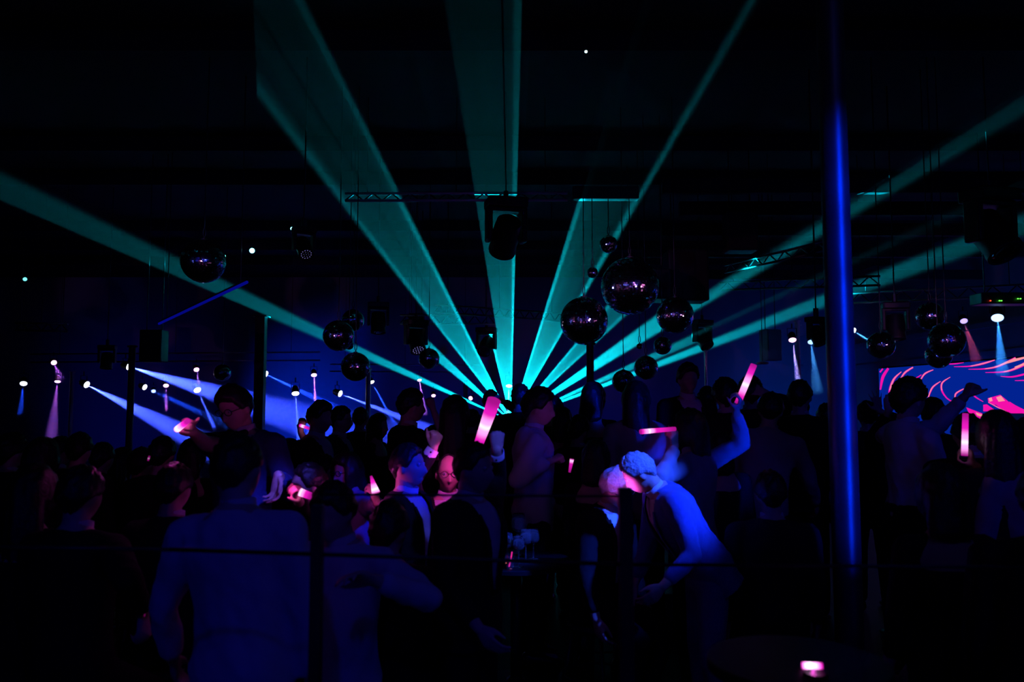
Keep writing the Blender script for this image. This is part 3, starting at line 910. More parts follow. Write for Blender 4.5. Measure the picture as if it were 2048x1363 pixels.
def head_point(ux, uy, uz, mouth=0.0):
    """deformed sphere: x right, y forward, z up; metres for a 1.75 m adult"""
    x, y, z = 0.074 * ux, 0.096 * uy, 0.117 * uz
    if z < 0:
        t = min(1.0, -z / 0.117)
        x *= 1 - 0.30 * t ** 1.5
        if y < 0: y *= 1 - 0.55 * t
        else: y *= 1 + 0.02 * t
    else:
        y *= 1.02 if y < 0 else 0.97
    f = max(0.0, uy) ** 0.7
    if uy > 0:
        flat = g(x, 0.05)
        zz = z
        # forehead, brow, eyes, nose, lips, chin
        y += 0.004 * flat * g(zz - 0.03, 0.012) * f
        for sx in (-1, 1):
            y -= 0.014 * g(x - sx * 0.031, 0.017) * g(zz - 0.010, 0.013) * f
            y += 0.007 * g(x - sx * 0.031, 0.009) * g(zz - 0.009, 0.006) * f
            y += 0.004 * g(x - sx * 0.044, 0.018) * g(zz + 0.026, 0.02) * f
        nt = 0.0
        if -0.045 < zz < 0.022: 
            k = (0.022 - zz) / 0.060
            nt = min(1.0, k) ** 1.1 if zz > -0.038 else max(0.0, (zz + 0.050) / 0.012)
        y += 0.027 * nt * g(x, 0.0105 + 0.004 * max(0, -zz / 0.04)) * f
        y += 0.008 * flat * g(x, 0.022) * g(zz + 0.056, 0.006) * f
        y += 0.008 * g(x, 0.020) * g(zz + 0.071 + mouth * 0.5, 0.007) * f
        y -= (0.005 + mouth * 1.2) * g(x, 0.022) * g(zz + 0.063 + mouth * 0.25, 0.004 + mouth * 0.35) * f
        y += 0.010 * g(x, 0.022) * g(zz + 0.096, 0.014) * f
        y += 0.010 * flat * max(0, -zz / 0.117)
    return Vector((x, y, z))
def sphere_grid(nu, nv, fn, bm):
    rings = []
    for j in range(nv + 1):
        th = PI * (j + 0.05) / (nv + 0.1)
        rings.append([fn(math.sin(th) * math.sin(2 * PI * i / nu), math.sin(th) * math.cos(2 * PI * i / nu), math.cos(th)) for i in range(nu)])
    ring_loft(bm, rings)
def hair_cap(kind, seed):
    rg = Vector((seed * 3.1, seed * 1.7, 0.3))
    def fn(ux, uy, uz):
        p = head_point(ux, min(uy, 0.75) if uy > 0 else uy, uz)
        if uy > 0: p.y = min(p.y, 0.093)
        # hairline height as a function of direction round the head
        a = math.atan2(ux, uy)            # 0 at the face
        fa = abs(a)
        if kind in ('bald',): line = 0.02 if fa > 1.2 else 0.3
        elif fa < 0.75: line = 0.060
        elif fa < 1.25: line = 0.060 - (fa - 0.75) / 0.5 * 0.06
        elif fa < 1.9: line = 0.0 - (fa - 1.25) * 0.012
        else: line = -0.01 - (fa - 1.9) / 1.24 * 0.085
        if kind in ('long', 'bob') and fa > 0.85: line = -0.2
        k = (p.z - line) / 0.012
        k = max(0.0, min(1.0, k * 0.5 + 0.5))
        th = 0.017
        if kind == 'swept' and uy > -0.3: th += 0.022 * max(0, uz) * (0.6 + 0.6 * max(0, uy))
        if kind == 'quiff': th += 0.02 * max(0, uz) * max(0, uy + 0.5)
        if kind == 'curly': th += 0.012
        if kind in ('long', 'bob'): th += 0.010
        nz_ = noise.noise(Vector((ux * 5, uy * 5, uz * 5)) + rg) * 0.009 + noise.noise(Vector((ux * 16, uy * 16, uz * 7)) + rg) * 0.005
        if kind == 'curly': nz_ += noise.noise(Vector((ux * 11, uy * 11, uz * 11)) + rg) * 0.010
        dr = Vector((ux, uy, uz)).normalized()
        if kind == 'bald': th = 0.006
        return p + dr * ((th + nz_) * k - 0.012 * (1 - k))
    b = bmesh.new()
    sphere_grid(56, 40, fn, b)
    return b
def hand_bm(bm, wr, D, N, side, pose, s):
    """palm and five separate bent fingers; N is the way the palm faces"""
    D = D.normalized(); N = (N - D * N.dot(D)).normalized()
    S = D.cross(N) if side > 0 else N.cross(D)     # towards the thumb
    curl = {'fist': (88, 100, 60), 'grip': (62, 72, 40), 'relaxed': (22, 28, 16), 'open': (4, 6, 4), 'point': (30, 35, 25)}[pose]
    rings = []
    for t, w_, h_ in ((-0.012, 0.026, 0.020), (0.01, 0.029, 0.0185), (0.04, 0.038, 0.017), (0.072, 0.0425, 0.0145), (0.09, 0.038, 0.010)):
        c = wr + D * (t * s) + N * (0.004 * s)
        rings.append(circle(c, S, N, w_ * s, h_ * s, 16))
    ring_loft(bm, rings)
    names = ((0.031, 0.086, 0.94), (0.0105, 0.091, 1.05), (-0.0105, 0.088, 0.98), (-0.030, 0.079, 0.78))
    for i, (so, do, k) in enumerate(names):
        sp = (0.16, 0.05, -0.06, -0.17)[i] * (2.0 if pose == 'open' else 0.5)
        p = wr + S * (so * s) + D * (do * s)
        base = (D + S * sp).normalized()
        ang = 0
        cc = list(curl)
        if pose == 'relaxed': cc[0] += 5 * i
        if pose == 'point' and i == 0: cc = [5, 5, 3]
        if pose == 'open': cc[0] += (0, 3, 8, 2)[i]
        r0 = (0.0098 if i < 3 else 0.0085) * s
        lens = [0.046 * k * s, 0.028 * k * s, 0.021 * k * s]
        q0 = p - base * (0.012 * s)
        capsule(bm, q0, r0, p, r0, 10)
        for a_, l_, rr in zip(cc, lens, (1.0, 0.9, 0.8)):
            ang += R(a_)
            q = p + (base * math.cos(ang) + N * math.sin(ang)) * l_
            capsule(bm, p, r0 * rr, q, r0 * rr * 0.92, 10)
            p = q
    tw = {'fist': (0.75, 0.45, 0.75), 'grip': (0.55, 0.55, 0.9), 'relaxed': (0.8, 0.55, 0.3), 'open': (0.62, 0.85, 0.1), 'point': (0.7, 0.5, 0.6)}[pose]
    p = wr + D * (0.022 * s) + S * (0.024 * s) + N * (0.006 * s)
    d1 = (D * tw[0] + S * tw[1] + N * tw[2]).normalized()
    q = p + d1 * (0.048 * s); capsule(bm, p, 0.0145 * s, q, 0.0115 * s, 10)
    d2 = (d1 + (D * 0.5 - S * 0.35 + N * (0.45 if pose in ('fist', 'grip') else 0.1))).normalized()
    q2 = q + d2 * (0.032 * s); capsule(bm, q, 0.0112 * s, q2, 0.0098 * s, 10)
    q3 = q2 + d2 * (0.024 * s); capsule(bm, q2, 0.0096 * s, q3, 0.0075 * s, 10)
    return q3
def ik(S_, T_, l1, l2, hint):
    v = T_ - S_
    d = min(v.length, (l1 + l2) * 0.995)
    d = max(d, abs(l1 - l2) + 0.02)
    n = v.normalized()
    a = (l1 * l1 - l2 * l2 + d * d) / (2 * d)
    h = math.sqrt(max(0, l1 * l1 - a * a))
    side = (hint - n * hint.dot(n))
    side = side.normalized() if side.length > 1e-3 else frame_from(n)[0]
    return S_ + n * a + side * h, S_ + n * d
TORSO_M = ((0.84, .160, .112, 0), (0.95, .172, .122, -.006), (1.05, .150, .108, 0), (1.15, .150, .108, .005), (1.27, .168, .120, .006), (1.36, .182, .122, 0), (1.43, .168, .100, -.006), (1.475, .115, .075, -.012), (1.515, .058, .058, -.008))
TORSO_F = ((0.84, .158, .112, 0), (0.95, .170, .120, -.008), (1.05, .135, .098, 0), (1.13, .122, .092, .003), (1.25, .142, .118, .012), (1.34, .155, .112, .004), (1.42, .145, .088, -.006), (1.47, .095, .066, -.012), (1.515, .05, .05, -.008))
PEOPLE = []
def person(label, at, d, h, lean=0, side=0, twist=0, head=(0, 0, 0), R_=None, L_=None, outfit='suit', hair='short', hmat='hair_dark', fem=False,
           fine=0, glasses=False, bow=False, tie=False, top='black_cloth', scale=None, mouth=0.0, cuffs=False, group=None, bulk=1.0, shirt='white_cloth', step=0.0, z0=0.0, name='person'):
    T = P(at[0], at[1], d) - Vector((0, 0, z0))
    Tm0 = Matrix.Translation((0, 0, 0.95)) @ Matrix.Rotation(R(twist), 4, 'Z') @ Matrix.Rotation(R(side), 4, 'Y') @ Matrix.Rotation(R(-lean), 4, 'X') @ Matrix.Translation((0, 0, -0.95))
    nb = Vector((0, 0.0, 1.50))
    Hm0 = Tm0 @ Matrix.Translation(nb) @ Matrix.Rotation(R(-lean * 0.35), 4, 'X').inverted() @ Matrix.Rotation(R(head[0]), 4, 'Z') @ Matrix.Rotation(R(head[2]), 4, 'Y') @ Matrix.Rotation(R(-head[1]), 4, 'X') @ Matrix.Translation((0, 0.022, 0.137))
    tops = [Hm0 @ Vector((0.075 * math.sin(a) * math.cos(b_), 0.098 * math.sin(a) * math.sin(b_), 0.13 * math.cos(a))) for a in [i * 0.2 for i in range(9)] for b_ in [j * 0.6 for j in range(11)]]
    tp = max(tops, key=lambda v: v.z)
    s = T.z / tp.z if scale is None else scale
    if scale is None and not 0.86 < s < 1.12: print('PERSON scale %.2f: %s' % (s, label))
    drop = 0.0
    if scale is None and s < 0.87:
        s2 = 0.93 if fem else 0.965
        drop = s2 * tp.z - T.z
        s = s2
    Sm = Matrix.Scale(s, 4)
    Dm = Matrix.Translation((0, 0, -drop))
    Tm, Hm = Dm @ Sm @ Tm0, Dm @ Sm @ Hm0
    Sl = Sm
    Sm = Dm @ Sm
    rz = R(h + 180)
    Rz = Matrix.Rotation(rz, 4, 'Z')
    hc = Rz @ (Hm @ Vector((0, 0, 0)))
    tc = Rz @ (Sm @ tp)
    pos = Vector((T.x - hc.x, d - hc.y, 0))
    pos.z = z0
    W2L = (Matrix.Translation(pos) @ Rz).inverted()
    vox = (0.013, 0.009, 0.0062)[fine]
    cvox = (0.017, 0.014, 0.011)[fine]
    tors = TORSO_F if fem else TORSO_M
    shw = 0.160 if fem else 0.186
    def torso(bm, infl, z0=None, z1=9, hem=None, neck=False):
        rr = []
        for z, a, b_, yo in tors:
            if z0 is not None and z < z0: continue
            if z > z1: continue
            rr.append((z, (a + infl) * bulk, (b_ + infl) * bulk, yo))
        if neck: rr.append((1.508, 0.070, 0.068, -0.012))
        if hem: rr = [(hem, rr[0][1] * 1.05, rr[0][2] * 1.08, 0)] + rr
        ring_loft(bm, [[Tm @ Vector((a * math.cos(2 * PI * i / 24), yo + b_ * math.sin(2 * PI * i / 24), z)) for i in range(24)] for z, a, b_, yo in rr])
    # joints
    arms = {}
    for sd, spec in ((1, R_), (-1, L_)):
        S0 = Tm @ Vector((sd * shw, -0.005, 1.412))
        l1, l2 = 0.285 * s, 0.255 * s
        pose, hd, pn = 'relaxed', None, None
        if spec and spec[0] == 'to':
            tgt = W2L @ P(spec[1], spec[2], spec[3])
            pose = spec[4]
            hint = Vector(spec[5]) if len(spec) > 5 and spec[5] else Vector((sd * 0.6, -0.3, -0.8))
            if len(spec) > 6 and spec[6]: hd = (W2L.to_3x3() @ (P(*spec[6]) - P(spec[1], spec[2], spec[3]))).normalized()
            if len(spec) > 7 and spec[7]: pn = Vector(spec[7])
            E, Wp = ik(S0, tgt, l1, l2, hint)
            miss = (Wp - tgt).length
            if miss > 0.06: print('ARM short by %.2f: %s' % (miss, label))
        else:
            out, fwd, bend = spec[1:4] if spec else (10, 4, 14)
            dr = Vector((sd * math.sin(R(out)), math.sin(R(fwd)), -1)).normalized()
            E = S0 + dr * l1
            d2 = Vector((sd * math.sin(R(out * 0.3)), math.sin(R(fwd + bend)), -math.cos(R(fwd + bend)))).normalized()
            Wp = E + d2 * l2
        fd = (Wp - E).normalized()
        if hd is None: hd = fd
        if pn is None:
            inw = Vector((-sd, 0.25, 0.0))
            pn = inw if fd.z < 0.3 else Vector((-sd * 0.3, 1, 0.1))
        arms[sd] = (S0, E, Wp, fd, hd, pn, pose)
    legs = {}
    for sd in (1, -1):
        hip = Sm @ Vector((sd * 0.088, 0, 0.90))
        kn = Sl @ Vector((sd * 0.105, 0.02 + sd * step * 0.5, 0.49))
        an = Sl @ Vector((sd * 0.115, sd * step - 0.02, 0.09))
        if drop > 0:
            an = Sl @ Vector((sd * 0.12, 0.02 + min(0.25, drop), 0.09))
            kn, an = ik(hip, an, 0.41 * s, 0.40 * s, Vector((sd * 0.15, 1, 0.1)))
        legs[sd] = (hip, kn, an)
    # body: one continuous skin
    b = bmesh.new()
    torso(b, 0.0)
    capsule(b, Tm @ Vector((0, -0.010, 1.46)), 0.056 * s, Hm @ Vector((0, -0.022, -0.055)), 0.052 * s, 18)
    t = bmesh.new(); sphere_grid(64, 56, lambda x, y, z: Hm @ head_point(x, y, z, mouth), t); add(b, t)
    for sd in (1, -1):
        ell(b, Hm @ Vector((sd * 0.076, -0.008, -0.008)), (0.009 * s, 0.019 * s, 0.031 * s), Hm.to_3x3().normalized() @ Matrix.Rotation(sd * -0.35, 3, 'Z'), 10, 8)
        S0, E, Wp, fd, hd, pn, pose = arms[sd]
        capsule(b, S0, 0.055 * s, E, 0.041 * s)
        capsule(b, E, 0.042 * s, Wp, 0.027 * s)
        hand_bm(b, Wp, hd, pn, sd, pose, s)
        hip, kn, an = legs[sd]
        capsule(b, hip, 0.085 * s, kn, 0.055 * s)
        capsule(b, kn, 0.053 * s, an, 0.038 * s)
        capsule(b, an + Vector((0, -0.03, -0.04)) * s, 0.04 * s, an + Vector((0, 0.13, -0.05)) * s, 0.032 * s)
    b = remesh(b, vox, 2 if fine < 2 else 1)
    me = bpy.data.meshes.new('person')
    b.to_mesh(me); b.free()
    me.polygons.foreach_set('use_smooth', [True] * len(me.polygons))
    me.materials.append(M['skin'])
    root = bpy.data.objects.new(name, me)
    C.objects.link(root)
    root.location = pos
    root.rotation_euler = (0, 0, rz)
    tag(root, label, 'person', group)
    def part(nm, bm, mat, smooth=True):
        me_ = bpy.data.meshes.new(nm)
        bm.to_mesh(me_); bm.free()
        if smooth: me_.polygons.foreach_set('use_smooth', [True] * len(me_.polygons))
        me_.materials.append(M[mat] if isinstance(mat, str) else mat)
        o_ = bpy.data.objects.new(nm, me_); C.objects.link(o_)
        o_.parent = root
        return o_
    sdv = Vector((at[0] * 0.37, at[1] * 0.11, 0))
    def wrinkle(bm, amp):
        bm.normal_update()
        for v in bm.verts:
            q = v.co / s
            n_ = noise.noise(Vector((q.x * 9, q.y * 9, q.z * 5)) + sdv) * 0.6 + noise.noise(Vector((q.x * 22 + q.z * 9, q.y * 22, q.z * 12)) + sdv) * 0.4
            v.co += v.normal * (n_ * amp * s)
    # upper clothing
    if outfit in ('suit', 'shirt', 'vest'):
        b = bmesh.new()
        hem = 0.80 if outfit == 'suit' else 0.84
        torso(b, 0.020 if outfit == 'suit' else 0.016, z1=1.50, hem=hem, neck=True)
        for sd in (1, -1):
            S0, E, Wp, fd, *_ = arms[sd]
            k = 1.0 if outfit == 'suit' else 0.95
            cut = 0.035 if cuffs or outfit == 'suit' else 0.02
            We = Wp - fd * cut * s
            capsule(b, S0, 0.076 * s * k * bulk, E, 0.058 * s * k)
            capsule(b, E, 0.058 * s * k, We - fd * 0.03 * s, 0.046 * s * k)
            capsule(b, Tm @ Vector((sd * shw * 0.45, -0.01, 1.45)), 0.055 * s, S0, 0.07 * s * bulk)
        b = remesh(b, cvox, 2)
        wrinkle(b, 0.011 if outfit == 'suit' else 0.021)
        if outfit == 'suit':
            Ti = Tm.inverted()
            dl = []
            for f in b.faces:
                q = Ti @ f.calc_center_median()
                if q.y > 0.02 and 1.06 < q.z < 1.60 and abs(q.x) < 0.012 + 0.080 * (q.z - 1.06) / 0.40: dl.append(f)
            bmesh.ops.delete(b, geom=dl, context='FACES')
        part('jacket' if outfit == 'suit' else 'shirt', b, top if outfit == 'suit' else shirt)
        if outfit == 'suit':
            b = bmesh.new(); torso(b, 0.007, z0=0.9, z1=1.48); b = remesh(b, cvox, 1); part('shirt_front', b, shirt)
            # lapels follow the V
            b = bmesh.new()
            for sd in (1, -1):
                pts = []
                for z in (1.05, 1.15, 1.27, 1.36, 1.43):
                    k = (z - 1.06) / 0.40
                    x = sd * (0.016 + 0.080 * max(0, k))
                    yy = 0.0
                    for i in range(len(tors) - 1):
                        if tors[i][0] <= z <= tors[i + 1][0]:
                            u = (z - tors[i][0]) / (tors[i + 1][0] - tors[i][0])
                            A_ = (tors[i][1] + (tors[i + 1][1] - tors[i][1]) * u + 0.026) * bulk
                            B_ = (tors[i][2] + (tors[i + 1][2] - tors[i][2]) * u + 0.026) * bulk
                            yy = tors[i][3] + B_ * math.sqrt(max(0, 1 - (x / A_) ** 2))
                    pts.append((Vector((x, yy, z)), 0.012 + 0.03 * math.sin(PI * min(1, max(0.05, k)))))
                ring_loft(b, [[Tm @ (c + Vector((sd * w_ * (0.5 + 0.5 * math.cos(a)), 0.004 * math.sin(a), 0))) for a in [2 * PI * i / 8 for i in range(8)]] for c, w_ in pts])
            part('lapels', b, top)
        # collar
        b = bmesh.new()
        rr = []
        for z, a_ in ((1.468, 0.076), (1.50, 0.066), (1.535, 0.062), (1.537, 0.055), (1.49, 0.054)):
            rr.append([Tm @ Vector((a_ * math.cos(2 * PI * i / 24), 0.002 + a_ * 1.02 * math.sin(2 * PI * i / 24) + (1.5 - z) * -0.25, z - 0.018 * max(0, math.sin(2 * PI * i / 24)))) for i in range(24)])
        ring_loft(b, rr, False)
        part('collar', b, shirt)
        if bow:
            b = bmesh.new()
            for sd in (1, -1): capsule(b, Tm @ Vector((sd * 0.008, 0.074, 1.485)), 0.009 * s, Tm @ Vector((sd * 0.048, 0.07, 1.485)), 0.021 * s, 10)
            ell(b, Tm @ Vector((0, 0.078, 1.485)), (0.012 * s, 0.01 * s, 0.013 * s))
            part('bow_tie', b, 'black_cloth')
        if tie:
            b = bmesh.new()
            rr = []
            for z, w_, y_ in ((1.49, 0.014, 0.074), (1.46, 0.017, 0.088), (1.40, 0.016, 0.118), (1.30, 0.024, 0.138), (1.18, 0.030, 0.130), (1.04, 0.034, 0.126), (1.0, 0.004, 0.126)):
                rr.append([Tm @ Vector((w_ * math.cos(a), y_ + 0.005 * math.sin(a), z)) for a in [2 * PI * i / 10 for i in range(10)]])
            ring_loft(b, rr); part('tie', b, tie if isinstance(tie, str) else 'dark_cloth')
    else:       # dress or sleeveless top with skirt
        b = bmesh.new()
        rr = [(0.50, .25, .22, 0), (0.70, .215, .17, 0)] + [(z, a + 0.010, b_ + 0.010, yo) for z, a, b_, yo in tors if z <= 1.37]
        ring_loft(b, [[Sm @ Vector((a * math.cos(2 * PI * i / 28), yo + b_ * math.sin(2 * PI * i / 28), z)) if z < 0.95 else Tm @ Vector((a * math.cos(2 * PI * i / 28), yo + b_ * math.sin(2 * PI * i / 28), z)) for i in range(28)] for z, a, b_, yo in rr])
        for sd in (1, -1): capsule(b, Tm @ Vector((sd * 0.09, 0.06, 1.34)), 0.022 * s, Tm @ Vector((sd * 0.085, -0.02, 1.465)), 0.02 * s, 8)
        if outfit == 'gown':
            for sd in (1, -1):
                S0, E, Wp, fd, *_ = arms[sd]
                capsule(b, S0, 0.066 * s, E, 0.05 * s); capsule(b, E, 0.05 * s, Wp - fd * 0.06 * s, 0.038 * s)
                capsule(b, Tm @ Vector((sd * shw * 0.45, -0.01, 1.43)), 0.05 * s, S0, 0.062 * s)
        b = remesh(b, cvox, 2); wrinkle(b, 0.008)
        part('dress', b, top)
    if outfit in ('suit', 'shirt', 'vest'):
        b = bmesh.new()
        ring_loft(b, [[Sm @ Vector((a * math.cos(2 * PI * i / 24), b_ * math.sin(2 * PI * i / 24), z)) for i in range(24)] for z, a, b_ in ((0.82, .165, .125), (0.92, .178, .132), (1.02, .158, .118))])
        for sd in (1, -1):
            hip, kn, an = legs[sd]
            capsule(b, hip, 0.100 * s, kn, 0.076 * s)
            capsule(b, kn, 0.076 * s, an + Vector((0, 0, 0.02 * s)), 0.064 * s)
        b = remesh(b, 0.02, 2); wrinkle(b, 0.008)
        part('trousers', b, 'black_cloth' if top != 'navy_cloth' else 'navy_cloth')
    b = bmesh.new()
    for sd in (1, -1):
        an = legs[sd][2]
        c0 = Vector((an.x, an.y, 0))
        ring_loft(b, [[c0 + Vector((w_ * s * math.cos(2 * PI * i / 14), yo * s, max(0.004, (hh * s) * (0.5 + 0.5 * math.sin(2 * PI * i / 14))))) for i in range(14)] for yo, w_, hh in ((-0.085, .02, .05), (-0.07, .038, .085), (-0.02, .042, .11), (0.05, .044, .085), (0.12, .047, .06), (0.17, .042, .045), (0.195, .015, .03))])
    part('shoes', b, 'shoe')
    # hair
    if hair != 'bald_top':
        b = hair_cap(hair, at[0] * 0.13)
        bmesh.ops.transform(b, matrix=Hm, verts=b.verts)
        if hair in ('long', 'bob'):
            t = bmesh.new(); add(t, b); b = t
            n_ = 0.24 if hair == 'long' else 0.10
            base_ = [(-0.2, .03, .06, -.04)]
            rr = [(0.02, .090, .070, -.055), (-0.06, .092, .062, -.065), (-0.06 - n_ * 0.5, .098, .055, -.075), (-0.06 - n_, .092, .045, -.085), (-0.09 - n_, .05, .02, -.088)]
            ring_loft(b, [[Hm @ Vector((a * math.cos(2 * PI * i / 20), yo + b_ * math.sin(2 * PI * i / 20), z)) for i in range(20)] for z, a, b_, yo in rr])
            b = remesh(b, 0.010, 1)
            for v in b.verts:
                q = v.co / s
                v.co += v.normal * (noise.noise(Vector((q.x * 40, q.y * 40, q.z * 4)) + sdv) * 0.006)
        if hair == 'bun':
            ell(b, Hm @ Vector((0, -0.10, 0.075)), (0.045 * s,) * 3, None, 16, 12)
        part('hair', b, hmat)
    if glasses:
        b = bmesh.new()
        for sd in (1, -1):
            ct = Vector((sd * 0.033, 0.098, 0.008))
            pts = [Hm @ (ct + Vector((0.024 * math.cos(a), -0.004 * abs(math.cos(a)) * sd * 0, 0.018 * math.sin(a)))) for a in [2 * PI * i / 18 for i in range(19)]]
            tube(b, pts, 0.0022 * s, 6, False)
            tube(b, [Hm @ Vector((sd * 0.057, 0.096, 0.012)), Hm @ Vector((sd * 0.080, 0.05, 0.012)), Hm @ Vector((sd * 0.082, -0.01, 0.008))], 0.0022 * s, 6)
        tube(b, [Hm @ Vector((-0.010, 0.099, 0.010)), Hm @ Vector((0, 0.107, 0.012)), Hm @ Vector((0.010, 0.099, 0.010))], 0.002 * s, 6)
        part('spectacles', b, 'glass_frame')
    if cuffs:
        for sd in cuffs:
            S0, E, Wp, fd, *_ = arms[sd]
            b = bmesh.new()
            u, v, _ = frame_from(fd)
            c1, c0 = Wp - fd * 0.008 * s, Wp - fd * 0.085 * s
            ring_loft(b, [circle(c0, u, v, 0.043 * s, n=20), circle(c1, u, v, 0.040 * s, n=20), circle(c1, u, v, 0.036 * s, n=20), circle(c0, u, v, 0.036 * s, n=20)], False)
            o_ = part('shirt_cuff', b, 'white_cloth')
            b = bmesh.new()
            ell(b, c1 - fd * 0.02 * s + u * 0.042 * s, (0.006 * s,) * 3, None, 8, 6)
            ell(b, c1 - fd * 0.02 * s - v * 0.042 * s, (0.006 * s,) * 3, None, 8, 6)
            k = part('cufflink', b, 'shoe'); k.parent = o_
    if drop > 0.1:
        zs = (hip.z - 0.105 * s)
        st = empty('stool', pos, 'black stool carrying a guest who sits low in the crowd', 'stool', 'stools under the seated guests', rz)
        b = bmesh.new(); lathe(b, (0, 0, zs - 0.05), (0, 0, 1), [(0, 0.16), (0.02, 0.175), (0.045, 0.17), (0.05, 0.15)], 20); obj('seat', b, M['black_metal'], st, True, True, ang=0.6)
        for kx in (-1, 1):
            for ky in (-1, 1):
                b = bmesh.new(); tube(b, [(kx * 0.1, ky * 0.1, zs - 0.05), (kx * 0.16, ky * 0.16, 0.0)], 0.013, 8); obj('leg', b, M['black_metal'], st, True, True)
        b = bmesh.new(); tube(b, [(0.148 * math.cos(a) * 1.3, 0.148 * math.sin(a) * 1.3, zs * 0.35) for a in [2 * PI * i / 20 for i in range(21)]], 0.008, 6, False); obj('footrest', b, M['black_metal'], st, True, True)
    # eyes for faces one can see
    if fine == 2:
        for sd in (1, -1):
            b = bmesh.new(); ell(b, Hm @ Vector((sd * 0.031, 0.0785, 0.009)), (0.0115 * s,) * 3, None, 16, 12)
            e_ = part('eye', b, M['eye'])
            b = bmesh.new(); ell(b, Hm @ Vector((sd * 0.031, 0.0868, 0.009)), (0.0052 * s, 0.0040 * s, 0.0052 * s), None, 14, 10)
            k = part('iris', b, M['shoe']); k.parent = e_
    PEOPLE.append((root, arms, W2L))
    root['_'] = 0
    del root['_']
    return root, arms, Matrix.Translation(pos) @ Rz, Hm, Tm, s
M['eye'] = principled('eye', (0.5, 0.5, 0.52), 0.12)
# ------------------------------------------------------------------ who stands where
FAR = 'dancers seen from behind or in the dark'
bt = person('man in a black suit, bow tie and glasses reaching left with a pink glowing stick', (472, 771), 4.75, -15, head=(-8, 20, 4), R_=('to', 384, 862, 4.3, 'grip', (-0.3, 0.2, -0.9), (355, 848, 4.2), None), L_=('to', 557, 950, 4.42, 'relaxed', (-0.1, -0.5, -0.9), (553, 988, 4.38)), hair='quiff', glasses=True, bow=True, top='ink_cloth', fine=2)
fg = person('man with his back to us in a pale shirt, biggest figure, at lower left', (478, 868), 2.75, 172, side=-4, head=(0, 6, -4), outfit='shirt', R_=('hang', 12, 2, 10), L_=('hang', 24, 6, 24), hair='short', fine=1, bulk=1.02)
person('man with swept hair in a dark suit facing right, left of the man with spectacles', (640, 803), 6.3, 70, hair='swept', fine=1, head=(0, 4, 0))
person('man in profile with spectacles facing right, under the round white stage lamp', (683, 811), 7.1, 82, hair='short', glasses=True, fine=1)
person('dark standing figure between two heads, before the thin middle left pillar', (721, 814), 8.5, 175, hair='short')
person('woman with bobbed hair in profile facing right, left of the tall man in a suit', (757, 828), 7.8, 75, hair='bob', fem=True, outfit='gown', top='dark_cloth', fine=1)
person('tall man in a dark suit turned to the right, in front of the pink beams', (823, 776), 6.1, 120, hair='short', fine=1, head=(0, 2, 0))
person('dancer with a thin dark arm raised and bent beside the long haired woman', (868, 850), 6.4, 160, outfit='dress', top='dark_cloth', fem=True, hair='bun', R_=('to', 862, 803, 6.2, 'fist', (0.9, 0, -0.3)), L_=('hang', 12, 4, 20), fine=1)
person('woman with long dark hair seen from behind, left of the pink glowing stick', (910, 792), 5.6, 165, hair='long', fem=True, outfit='gown', top='dark_cloth', fine=1)
person('small dark figure in front of the wide haze left of the laser source', (945, 818), 8.5, 170, hair='short')
person('dancer with short hair and a raised right fist by the laser source', (982, 779), 8.8, 172, hair='short', R_=('to', 1004, 802, 8.6, 'fist', (0.8, 0, -0.6)), fine=1)
person('dark figure right in front of the laser source, tallest head there', (1041, 767), 8.2, 178, hair='short', fine=1)
ws = person('man in a pale shirt and dark trousers seen from behind, right of the laser source', (1078, 777), 5.6, 100, outfit='shirt', hair='curly', R_=('to', 1100, 922, 5.4, 'fist', (0.2, -0.9, -0.4)), L_=('hang', 8, 5, 40), fine=1, head=(-20, 8, 0))
person('dark haired figure just behind the pale shirted man by the laser', (1106, 794), 7.6, 150, hair='curly')
person('shaded figure with combed hair farther right of the laser source', (1124, 815), 7.2, 172, hair='bob', fem=True, outfit='gown', top='dark_cloth')
person('woman with loose hair under the round dark pillar', (1186, 765), 7.0, 160, hair='bob', fem=True, outfit='gown', top='dark_cloth', head=(0, 4, 0))
person('dark figure leaning between two dancers below the pillar on the right of the laser', (1158, 832), 6.6, 140, hair='swept')
person('long haired dancer in a pale blouse, back to us, under the lowest mirror ball', (1272, 763), 6.0, 168, hair='long', fem=True, outfit='shirt', shirt='grey_cloth', fine=1)
person('tall man facing us in an open dark jacket and pale shirt, head above the crowd', (1375, 727), 6.8, 12, hair='quiff', fine=1, bulk=0.95, z0=0.25)
rs = person('man in a pale shirt seen from behind raising an arm with a pink stick', (1378, 819), 5.0, 232, outfit='shirt', shirt='grey_cloth', hair='bob', R_=('to', 1472, 822, 4.85, 'grip', (0.6, 0, -0.8), (1482, 800, 4.82)), L_=('to', 1350, 890, 4.75, 'grip', (-0.9, 0, -0.6), (1349, 872, 4.7)), fine=1)
person('dark figure with short hair between the slim steel pillar and the pink stick', (1414, 772), 7.5, 165, hair='short')
person('dark figure with thick hair left of the raised pink stick', (1450, 757), 6.8, 175, hair='curly')
person('dark figure behind the raised pink stick, below the flat downlight', (1500, 753), 7.4, 170, hair='curly', R_=('to', 1541, 790, 7.2, 'open', (0.8, 0, -0.6)))
person('man in a pale shirt stooping to the right, left of the thick pillar', (1540, 784), 5.9, 158, lean=10, side=6, outfit='shirt', shirt='grey_cloth', hair='short', L_=('hang', 10, 6, 20), R_=('hang', 20, 26, 20), fine=1)
person('man in a dark jacket standing under the pale ladder pillar', (1599, 759), 6.6, 150, hair='short', fine=1)
person('man in a pale shirt half hidden behind the thick pillar', (1652, 806), 7.4, 160, outfit='shirt', shirt='grey_cloth', hair='short', L_=('hang', 22, 10, 40), R_=('hang', 10, 10, 30))
